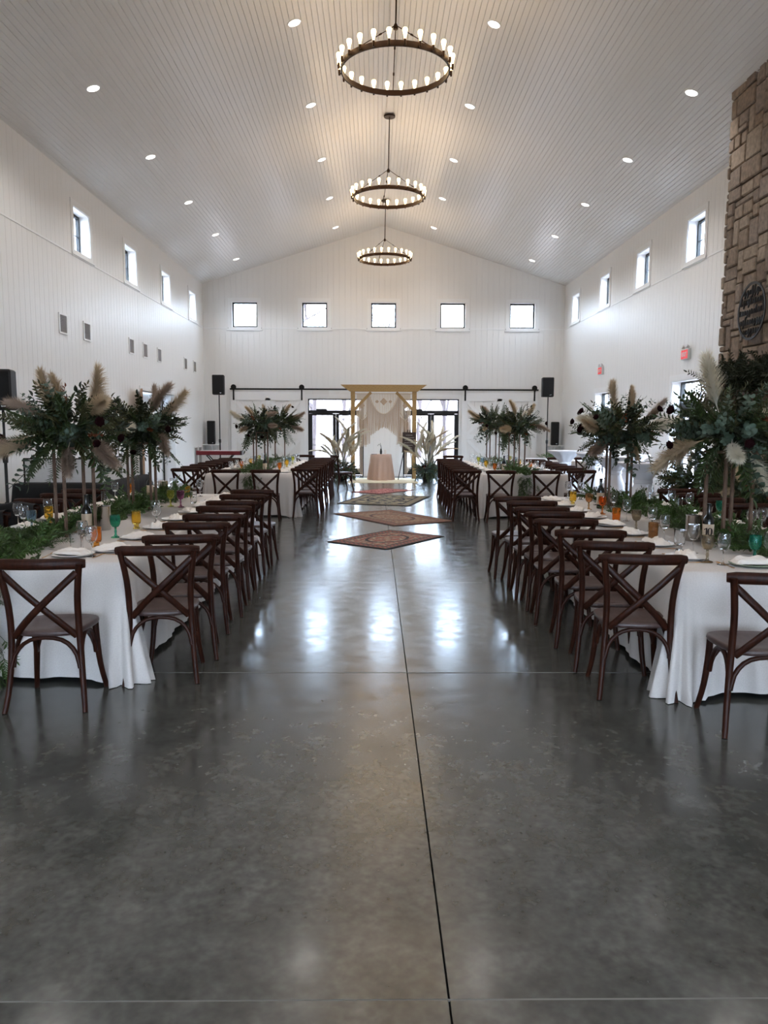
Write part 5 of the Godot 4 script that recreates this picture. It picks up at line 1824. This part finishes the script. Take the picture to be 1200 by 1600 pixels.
func build_gear() -> void:
	tripod(Vector3(-4.83, 0, -10.1), 1.8, "black tripod speaker stand by the left wall at the left edge")
	speaker(Vector3(-4.85, 1.8, -10.1), Vector3(0.33, 0.52, 0.3), 0.2, "black loudspeaker on the stand at the left edge of the picture")
	tripod(Vector3(-4.42, 0, -22.0), 2.47, "tall black tripod speaker stand in the back left corner beside the barn door")
	speaker(Vector3(-4.43, 2.47, -22.0), Vector3(0.33, 0.55, 0.3), 0.1, "black loudspeaker on the tall stand in the back left corner")
	tripod(Vector3(4.95, 0, -22.2), 2.45, "tall black tripod speaker stand in the back right corner beside the barn door")
	speaker(Vector3(4.93, 2.45, -22.2), Vector3(0.33, 0.55, 0.3), -0.1, "black loudspeaker on the tall stand in the back right corner")
	# booth
	var t := thing("booth_table", "black-skirted equipment table by the left wall behind the flower stands", "table", Vector3(-4.4, 0, -11.8), 0.0)
	var st := st_new()
	var cm := cloth_mesh(-0.62, 0.62, 1.15, -1.05, 0.8, true, true, 0.05, 60, 0.01)
	part("skirt", cm, M.black_cloth, t)
	var b := thing("booth_screen", "low white folding screen on the black table hiding the equipment", "screen", Vector3(-4.4, 0.805, -11.8))
	part("panel", box_mesh(Vector3(1.05, 0.33, 0.02), 0.003), M.booth, b, Vector3(-0.02, 0.165, 0.9))
	part("panel", box_mesh(Vector3(0.02, 0.33, 1.75), 0.003), M.booth, b, Vector3(0.52, 0.165, 0.0))
	st = st_new()
	for p in [Vector3(0.525, 0, 0.91), Vector3(-0.55, 0, 0.91), Vector3(0.525, 0, -0.89)]:
		tube(st, [p, p + Vector3(0, 0.34, 0)], 0.012, 6)
	tube(st, [Vector3(-0.55, 0.335, 0.91), Vector3(0.525, 0.335, 0.91), Vector3(0.525, 0.335, -0.89)], 0.01, 6)
	part("frame", fin(st), M.iron, b)
	# emblem: a small upright framed plate of stacked bars
	var em := part("emblem", box_mesh(Vector3(0.003, 0.26, 0.13)), M.white_plastic, b, Vector3(0.533, 0.165, 0.1))
	st = st_new()
	ring(st, 0.13, 0.26, 0.012, 0.004, 0.002)
	for i in 2:
		box(st, Vector3(-0.02 + i * 0.04, -0.03, 0.002), Vector3(0.014, 0.14, 0.004))
	for i in 3:
		box(st, Vector3(0, 0.06 + i * 0.025, 0.002), Vector3(0.07, 0.01, 0.004))
	part("emblem_lines", fin(st), M.black, em, Vector3.ZERO, Vector3(0, PI / 2, 0))
	var lp := thing("laptop", "open black laptop on top of the white booth screen stand", "laptop", Vector3(-4.2, 1.14, -11.5), -0.9)
	part("base", box_mesh(Vector3(0.36, 0.02, 0.25), 0.004), M.black, lp, Vector3(0, 0.012, 0))
	part("lid", box_mesh(Vector3(0.36, 0.25, 0.012), 0.004), M.black, lp, Vector3(0, 0.14, -0.17), Vector3(-0.35, 0, 0))
	part("riser", box_mesh(Vector3(0.42, 0.335, 0.3), 0.004), M.black, lp, Vector3(0, -0.168, 0))
	# red keyboard on an X stand
	var k := thing("keyboard_stand", "black folding stand under the red keyboard in the back left corner", "stand", Vector3(-4.0, 0, -19.9))
	for s in [-1, 1]:
		for z in [-0.12, 0.12]:
			part("leg", tube_mesh([Vector3(-s * 0.42, 0.015, z), Vector3(s * 0.32, 0.84, z)], 0.016, 6), M.black, k)
	part("crossbar", tube_mesh([Vector3(-0.32, 0.84, -0.16), Vector3(-0.32, 0.84, 0.16)], 0.014, 6), M.black, k)
	part("crossbar", tube_mesh([Vector3(0.32, 0.84, -0.16), Vector3(0.32, 0.84, 0.16)], 0.014, 6), M.black, k)
	var kb := thing("keyboard", "dark red electronic keyboard on the black stand in the back left corner", "keyboard", Vector3(-4.0, 0.856, -19.9))
	part("body", box_mesh(Vector3(1.1, 0.1, 0.3), 0.01), M.keys, kb, Vector3(0, 0.05, 0))
	part("end_cheek", box_mesh(Vector3(0.05, 0.11, 0.31), 0.008), M.sign_wood, kb, Vector3(0.56, 0.055, 0))
	part("end_cheek", box_mesh(Vector3(0.05, 0.11, 0.31), 0.008), M.keys, kb, Vector3(-0.56, 0.055, 0))
	st = st_new()
	for i in 44:
		box(st, Vector3(-0.5 + i * 0.0232, 0.105, -0.06), Vector3(0.021, 0.016, 0.14))
	part("keys", fin(st), M.white_plastic, kb).set_meta("kind", "stuff")

# ---------------------------------------------------------------- table settings
func stemmed(called: String, bowl: Array, stem: Array, m: Material) -> Node3D:
	var o := Node3D.new()
	o.name = called
	part("bowl", lathe_mesh(bowl, 20), m, o)
	part("stem", lathe_mesh(stem, 16), m, o)
	return o

var glass := {}
func make_glass() -> void:
	# clear wine glass: thin bowl, slim stem
	var bowl := [Vector2(0.004, 0.085), Vector2(0.02, 0.09), Vector2(0.034, 0.11), Vector2(0.039, 0.135), Vector2(0.037, 0.165), Vector2(0.0335, 0.19), Vector2(0.032, 0.19), Vector2(0.0355, 0.165), Vector2(0.0375, 0.135), Vector2(0.032, 0.111), Vector2(0.018, 0.092), Vector2(0, 0.09)]
	var stem := [Vector2(0, 0), Vector2(0.033, 0), Vector2(0.034, 0.002), Vector2(0.01, 0.006), Vector2(0.004, 0.02), Vector2(0.0035, 0.07), Vector2(0.006, 0.087), Vector2(0, 0.088)]
	glass.wine = stemmed("wine_glass", bowl, stem, M.clear_thick)
	# pressed goblet shape, walls with thickness
	var gb := [Vector2(0.006, 0.075), Vector2(0.022, 0.08), Vector2(0.034, 0.1), Vector2(0.038, 0.125), Vector2(0.036, 0.165), Vector2(0.0335, 0.165), Vector2(0.035, 0.125), Vector2(0.031, 0.102), Vector2(0.02, 0.085), Vector2(0, 0.082)]
	var gs := [Vector2(0, 0), Vector2(0.034, 0), Vector2(0.034, 0.005), Vector2(0.012, 0.012), Vector2(0.007, 0.03), Vector2(0.01, 0.045), Vector2(0.007, 0.06), Vector2(0.009, 0.0745), Vector2(0, 0.0745)]
	for k in ["emerald", "plum", "smoke", "brown", "lime", "sea", "orange"]:
		glass[k] = stemmed("goblet", gb, gs, M[k])
	glass.cut = stemmed("goblet", gb, gs, M.clear_thick)
	# footed tumbler
	var fb := [Vector2(0.02, 0.035), Vector2(0.03, 0.04), Vector2(0.036, 0.055), Vector2(0.036, 0.14), Vector2(0.0335, 0.14), Vector2(0.0335, 0.057), Vector2(0.027, 0.046), Vector2(0, 0.044)]
	var fs := [Vector2(0, 0), Vector2(0.028, 0), Vector2(0.028, 0.006), Vector2(0.019, 0.014), Vector2(0.019, 0.0345), Vector2(0, 0.0345)]
	glass.footed_yellow = stemmed("footed_tumbler", fb, fs, M.yellow)
	glass.footed_amber = stemmed("footed_tumbler", fb, fs, M.amber)
	glass.footed_clear = stemmed("footed_tumbler", fb, fs, M.clear_thick)
	# straight tumblers with a beaded waist
	var tb := [Vector2(0, 0), Vector2(0.029, 0), Vector2(0.031, 0.006)]
	for i in 9:
		tb.append(Vector2(0.032 + 0.0005 * i + (0.0014 if i % 2 else 0.0), 0.012 + i * 0.012))
	tb.append_array([Vector2(0.0365, 0.125), Vector2(0.034, 0.125), Vector2(0.031, 0.02), Vector2(0, 0.012)])
	for k in ["amber", "brown", "clear_thick", "yellow"]:
		var o := Node3D.new()
		o.name = "tumbler"
		part("glass_wall", lathe_mesh(tb, 20), M[k], o)
		glass["tumbler_" + k] = o

const GLASS_WORDS := {"wine": ["clear stemmed wine glass", "glass"], "emerald": ["emerald green goblet", "goblet"], "plum": ["plum purple goblet", "goblet"], "smoke": ["smoky grey-brown goblet", "goblet"], "brown": ["brown glass goblet", "goblet"], "lime": ["yellow-green goblet", "goblet"], "sea": ["pale blue-grey goblet", "goblet"], "orange": ["orange glass goblet", "goblet"], "cut": ["clear pressed-glass goblet", "goblet"], "footed_yellow": ["yellow footed tumbler", "tumbler"], "footed_amber": ["amber footed tumbler", "tumbler"], "footed_clear": ["clear footed tumbler", "tumbler"], "tumbler_amber": ["amber beaded tumbler", "tumbler"], "tumbler_brown": ["brown beaded tumbler", "tumbler"], "tumbler_clear_thick": ["clear cut tumbler", "tumbler"], "tumbler_yellow": ["yellow beaded tumbler", "tumbler"]}

func put_glass(kind: String, x: float, z: float, where: String) -> void:
	var o: Node3D = glass[kind].duplicate()
	o.name = numbered(String(glass[kind].name))
	add_child(o)
	o.position = Vector3(x, TOP + 0.006, z)
	o.scale = Vector3.ONE * 1.04
	tag(o, GLASS_WORDS[kind][0] + " " + where, GLASS_WORDS[kind][1], "glassware on the long tables")

var plate_mesh: ArrayMesh
var napkin_meshes := []
var fork_mesh: ArrayMesh
var knife_mesh: ArrayMesh

func make_tableware() -> void:
	plate_mesh = lathe_mesh([Vector2(0, 0), Vector2(0.07, 0), Vector2(0.08, 0.004), Vector2(0.132, 0.014), Vector2(0.134, 0.017), Vector2(0.13, 0.018), Vector2(0.082, 0.008), Vector2(0.0, 0.006)], 32)
	for v in 3:
		var r := RandomNumberGenerator.new()
		r.seed = 600 + v
		var nz := FastNoiseLite.new()
		nz.seed = v
		nz.frequency = 9.0
		var st := st_new()
		st.set_smooth_group(1)
		var n := 16
		var g := []
		for layer in 2:
			var gl := []
			for i in n + 1:
				var row := []
				for j in n + 1:
					var u := i / float(n) * 2 - 1
					var w := j / float(n) * 2 - 1
					var edge := maxf(absf(u), absf(w))
					var h := 0.03 + 0.022 * nz.get_noise_2d(u * 0.11, w * 0.2) + 0.012 * cos(w * 5.0 + v) * (1.0 - u * u)
					h = lerpf(h, 0.006 if layer == 0 else 0.004, pow(edge, 6.0))
					if layer == 1: h = 0.002
					row.append(Vector3(u * 0.12 + 0.008 * nz.get_noise_2d(w * 0.3, 3.0), h, w * 0.065 + 0.008 * nz.get_noise_2d(u * 0.3, 9.0)))
				gl.append(row)
			g.append(gl)
		for i in n:
			for j in n:
				quad(st, g[0][i][j], g[0][i + 1][j], g[0][i + 1][j + 1], g[0][i][j + 1])
				quad(st, g[1][i][j], g[1][i][j + 1], g[1][i + 1][j + 1], g[1][i + 1][j])
		napkin_meshes.append(fin(st))
	var st := st_new()
	tube(st, spline([Vector3(0, 0.003, 0.1), Vector3(0, 0.004, 0.03), Vector3(0, 0.007, -0.03), Vector3(0, 0.004, -0.055)], 8), [0.0065, 0.0055, 0.004, 0.0035, 0.003, 0.003, 0.0035, 0.006, 0.01], 6, 0.35, Vector3.RIGHT)
	for k in 4:
		tube(st, [Vector3(-0.0085 + k * 0.0057, 0.004, -0.052), Vector3(-0.0085 + k * 0.0057, 0.007, -0.1)], [0.0016, 0.0009], 4)
	fork_mesh = fin(st)
	st = st_new()
	tube(st, [Vector3(0, 0.003, 0.1), Vector3(0, 0.003, 0.01), Vector3(0, 0.003, 0.0), Vector3(0, 0.003, -0.07), Vector3(0.002, 0.003, -0.11)], [0.006, 0.005, 0.008, 0.009, 0.002], 6, 0.2, Vector3.RIGHT)
	knife_mesh = fin(st)

func bottle(x: float, z: float, number: String, label: String) -> void:
	var o := thing("wine_bottle", label, "bottle", Vector3(x, TOP + 0.006, z), 0.0, "wine bottles on the long tables")
	part("glass_body", lathe_mesh([Vector2(0, 0.0), Vector2(0.035, 0.0), Vector2(0.038, 0.006), Vector2(0.038, 0.185), Vector2(0.034, 0.205), Vector2(0.018, 0.23), Vector2(0.0145, 0.25), Vector2(0.0145, 0.295), Vector2(0.0165, 0.297), Vector2(0.0165, 0.312), Vector2(0, 0.312)], 24), M.wine_bottle, o)
	part("paper_label", lathe_mesh([Vector2(0.0384, 0.045), Vector2(0.0388, 0.046), Vector2(0.0388, 0.165), Vector2(0.0384, 0.166)], 24), M.label, o)
	if number != "":
		var f := SystemFont.new()
		f.font_names = PackedStringArray(["Droid Serif"])
		f.font_weight = 700
		var i := 0
		for ch in number:
			var tm := TextMesh.new()
			tm.text = ch
			tm.font = f
			tm.font_size = 32
			tm.pixel_size = 0.0022
			tm.depth = 0.0015
			var a := atan2(-x, -z)
			var off := (i - (number.length() - 1) / 2.0) * 0.62
			var d := Vector3(sin(a + off), 0, cos(a + off))
			part("numeral", tm, M.ink, o, Vector3(d.x * 0.0392, 0.112, d.z * 0.0392), Vector3(0, a + off, 0))
			i += 1

func cooler(x: float, z: float, label: String) -> void:
	var o := thing("wine_cooler", label, "cooler", Vector3(x, TOP + 0.006, z), 0.0, "steel wine coolers on the near tables")
	part("body", lathe_mesh([Vector2(0, 0), Vector2(0.055, 0), Vector2(0.057, 0.003), Vector2(0.057, 0.19), Vector2(0.059, 0.194), Vector2(0.057, 0.197), Vector2(0.053, 0.194), Vector2(0.053, 0.01), Vector2(0, 0.008)], 32), M.steel, o)

func setting(x: float, z: float, turn: float, where: String, v: int, near: bool, green := false) -> void:
	var b := Basis(Vector3.UP, turn)
	var y := TOP + 0.006
	solo("dinner_plate", plate_mesh, M.green_plate if green else M.plate, ("pale green plate " if green else "white dinner plate ") + where, "plate", Vector3(x, y, z), 0.0, "plates on the long tables")
	solo("napkin", napkin_meshes[v % 3], M.napkin, "folded white napkin " + where, "napkin", Vector3(x, y + 0.0125, z), turn + 0.3 * ((v % 5) - 2), "napkins on the plates")
	if near:
		solo("fork", fork_mesh, M.gold, "gold fork " + where, "fork", Vector3(x, y, z) + b * Vector3(-0.165, 0, 0), turn + 0.05 * (v % 3), "gold forks on the near tables")
		solo("knife", knife_mesh, M.gold, "gold knife " + where, "knife", Vector3(x, y, z) + b * Vector3(0.165, 0, 0), turn - 0.04 * (v % 3), "gold knives on the near tables")

func build_settings() -> void:
	make_glass()
	make_tableware()
	var lz := [-5.3, -5.88, -6.45, -7.02, -7.6, -8.18, -8.75, -9.3]
	var rz := [-5.0, -5.55, -6.1, -6.65, -7.2, -7.75, -8.3, -8.85]
	for i in 8:
		setting(-1.79, lz[i] + 0.12, PI / 2, "at the %s setting, aisle side, left near table" % ORD[i], i, i < 5)
		setting(2.03, rz[i] + 0.08, -PI / 2, "at the %s setting, aisle side, right near table" % ORD[i], i + 1, i < 5)
		setting(-2.88, lz[i] + 0.1, -PI / 2, "at the %s setting, wall side, left near table" % ORD[i], i + 2, false)
		if i > 1:
			setting(3.1, rz[i] + 0.1, PI / 2, "at the %s setting, wall side, right near table" % ORD[i], i, false)
	setting(-1.97, -4.98, 0.0, "at the camera end of the left near table", 1, true)
	setting(2.33, -4.66, 0.0, "at the camera end of the right near table", 2, true, true)
	# glasses seen one by one on the near tables
	var LN := [["emerald", -1.97, -5.8, "beside the steel cooler"], ["footed_yellow", -1.97, -6.31, "just beyond the emerald goblet"], ["cut", -1.85, -6.47, "on the aisle edge"], ["wine", -1.92, -6.69, "behind the pressed-glass goblet"], ["lime", -2.15, -8.06, "next to the plum goblet"], ["plum", -2.03, -8.0, "far along the aisle side"], ["tumbler_yellow", -2.24, -9.15, "at the far end"], ["tumbler_clear_thick", -1.99, -8.4, "beyond the plum goblet"], ["wine", -2.11, -9.24, "at the far end by the yellow tumbler"], ["wine", -2.5, -9.5, "at the far end centre"], ["footed_amber", -1.94, -5.31, "at the nearest aisle place"], ["tumbler_clear_thick", -2.0, -5.1, "at the camera end"], ["wine", -1.84, -4.95, "at the camera end corner"], ["wine", -2.0, -5.22, "behind the cut tumbler at the camera end"], ["wine", -2.84, -6.2, "on the wall side by the blue goblet"], ["footed_yellow", -2.84, -6.67, "on the wall side"], ["wine", -2.9, -6.8, "behind the wall-side yellow tumbler"], ["sea", -2.74, -6.11, "on the wall side"], ["wine", -2.98, -6.4, "at the left edge of the picture"], ["wine", -3.0, -9.45, "farthest on the wall side"], ["footed_amber", -2.95, -9.3, "far on the wall side"], ["wine", -2.98, -8.8, "on the wall side behind the fern"], ["tumbler_clear_thick", -2.96, -8.4, "on the wall side behind the stand legs"]]
	for g in LN:
		put_glass(g[0], g[1], g[2], g[3] + ", left near table")
	var RN := [["footed_clear", 2.1, -5.22, "left of the steel cooler"], ["wine", 2.15, -5.11, "in front of the steel cooler"], ["smoke", 2.1, -4.77, "in front of the numbered bottle"], ["wine", 2.16, -4.68, "nearest the camera, right of the smoky goblet"], ["emerald", 2.4, -4.77, "behind the end plate"], ["wine", 2.47, -4.72, "cut by the right edge"], ["wine", 3.06, -7.86, "on the wall side beyond the garland"], ["wine", 3.13, -7.57, "on the wall side, right of its twin"], ["tumbler_clear_thick", 3.09, -7.74, "between two wall-side wine glasses"], ["wine", 3.02, -6.08, "on the wall side near the right edge"], ["wine", 3.16, -6.19, "on the wall side at the right edge"], ["emerald", 3.2, -7.05, "on the wall side behind the stand legs"], ["wine", 2.3, -9.1, "farthest on the aisle side"], ["footed_yellow", 2.15, -8.29, "far on the aisle side"], ["wine", 2.41, -8.95, "far, right of the yellow tumbler"], ["brown", 2.19, -7.81, "beside the far bottle"], ["wine", 2.41, -8.3, "behind the far bottle"], ["orange", 2.22, -7.44, "in front of the far bottle"], ["wine", 2.38, -7.6, "right of the orange goblet"], ["tumbler_amber", 2.16, -6.81, "midway along the aisle side"], ["wine", 2.28, -6.89, "right of the amber tumbler"], ["smoke", 2.15, -6.25, "midway along the aisle side"], ["wine", 2.27, -6.22, "right of the midway smoky goblet"], ["tumbler_brown", 2.11, -5.75, "third place from the camera"], ["wine", 2.16, -5.66, "right of the brown tumbler"], ["tumbler_clear_thick", 3.0, -8.4, "on the far wall side"], ["wine", 3.1, -8.6, "far wall side by the hearth greenery"], ["wine", 2.95, -8.9, "at the far wall-side corner"]]
	for g in RN:
		put_glass(g[0], g[1], g[2], g[3] + ", right near table")
	cooler(-2.21, -6.23, "tall steel wine cooler beside the emerald goblet on the left near table")
	cooler(-2.5, -9.06, "steel wine cooler at the far end of the left near table")
	cooler(2.39, -5.69, "tall steel wine cooler beside the numbered bottle on the right near table")
	bottle(2.37, -5.39, "10", "dark wine bottle with the table number ten on its tan label, right near table")
	bottle(2.35, -7.95, "", "dark wine bottle with tan label behind the orange goblet, right near table")
	bottle(-2.24, -5.95, "", "dark wine bottle with tan label in front of the steel cooler, left near table")
	bottle(-2.58, -8.8, "", "dark wine bottle with pale label by the farther flower stand, left near table")
	bottle(-2.0, -13.95, "", "dark wine bottle with tan label at the camera end of the left far table")
	bottle(2.35, -14.0, "", "dark wine bottle with tan label at the camera end of the right far table")
	# far tables
	var r := RandomNumberGenerator.new()
	r.seed = 90
	var cyc := ["wine", "footed_yellow", "wine", "footed_amber", "sea", "wine", "tumbler_clear_thick", "lime"]
	for i in 8:
		var zl := -13.95 - i * 0.58
		for q in [["left", -1.66, -1, "aisle"], ["left", -2.8, 1, "wall"], ["right", 2.12, 1, "aisle"], ["right", 3.24, -1, "wall"]]:
			var where := "at the %s setting, %s side, %s far table" % [ORD[i], q[3], q[0]]
			setting(q[1], zl, PI / 2, where, i, false)
			put_glass(cyc[(i * 3 + (0 if q[3] == "aisle" else 5)) % 8], q[1] + q[2] * 0.16, zl - 0.12 + r.randf_range(-0.03, 0.03), "in front " + where)
			put_glass("wine" if cyc[(i * 3 + (0 if q[3] == "aisle" else 5)) % 8] != "wine" else "cut", q[1] + q[2] * 0.22, zl + 0.1, "behind " + where)

# ---------------------------------------------------------------- outside
func build_outside() -> void:
	var st := st_new()
	box(st, Vector3(0, -0.5, -10), Vector3(160, 0.5, 160))
	struct_mesh("ground", fin(st), M.ground)
	var hill := st_new()
	hill.set_smooth_group(1)
	var g := []
	for i in 41:
		var row := []
		for j in 12:
			var x := -60.0 + i * 3.0
			var t := j / 11.0
			row.append(Vector3(x, -0.3 + 5.0 * t * t + 0.4 * sin(x * 0.3 + t * 4.0), -33.0 - 30.0 * t))
		g.append(row)
	for i in 40:
		for j in 11:
			quad(hill, g[i][j], g[i][j + 1], g[i + 1][j + 1], g[i + 1][j])
	struct_mesh("hillside", fin(hill), M.ground)
	var r := RandomNumberGenerator.new()
	r.seed = 808
	var protos := []
	for v in 3:
		var t := st_new()
		grow(t, Vector3(0, -0.3, 0), Vector3(0.03, 1, 0.02), 3.2, 0.1, 0, r)
		protos.append(fin(t))
	for i in 16:
		var x := -8.0 + i * 1.1 + r.randf_range(-0.4, 0.4)
		var z := -30.0 - ((i * 7) % 5) * 2.2 - r.randf()
		var o := solo("bare_tree", protos[i % 3], M.bark, "bare leafless tree outside the back windows, %s from the left" % ["first", "second", "third", "fourth", "fifth", "sixth", "seventh", "eighth", "ninth", "tenth", "eleventh", "twelfth", "thirteenth", "fourteenth", "fifteenth", "last"][i], "tree", Vector3(x, 0.0 + 3.0 * pow(clampf((-z - 33.0) / 30.0, 0, 1), 2), z), r.randf() * TAU, "bare trees beyond the back windows")
		o.scale = Vector3.ONE * r.randf_range(0.9, 1.5)

func grow(st: SurfaceTool, at: Vector3, d: Vector3, l: float, rad: float, depth: int, r: RandomNumberGenerator) -> void:
	var e := at + d.normalized() * l
	var mid := at.lerp(e, 0.5) + Vector3(r.randfn(), 0, r.randfn()) * l * 0.03
	tube(st, [at, mid, e], [rad, rad * 0.85, rad * 0.68], 5 if depth < 2 else 3, 1.0, Vector3.ZERO, false)
	if depth >= 5:
		return
	for k in 3 if depth < 3 else 2:
		var dd := (d.normalized() * 0.9 + Vector3(r.randfn(), r.randf() * 0.5, r.randfn()) * 0.5).normalized()
		grow(st, at.lerp(e, r.randf_range(0.6, 1.0)), dd, l * r.randf_range(0.55, 0.75), rad * 0.55, depth + 1, r)
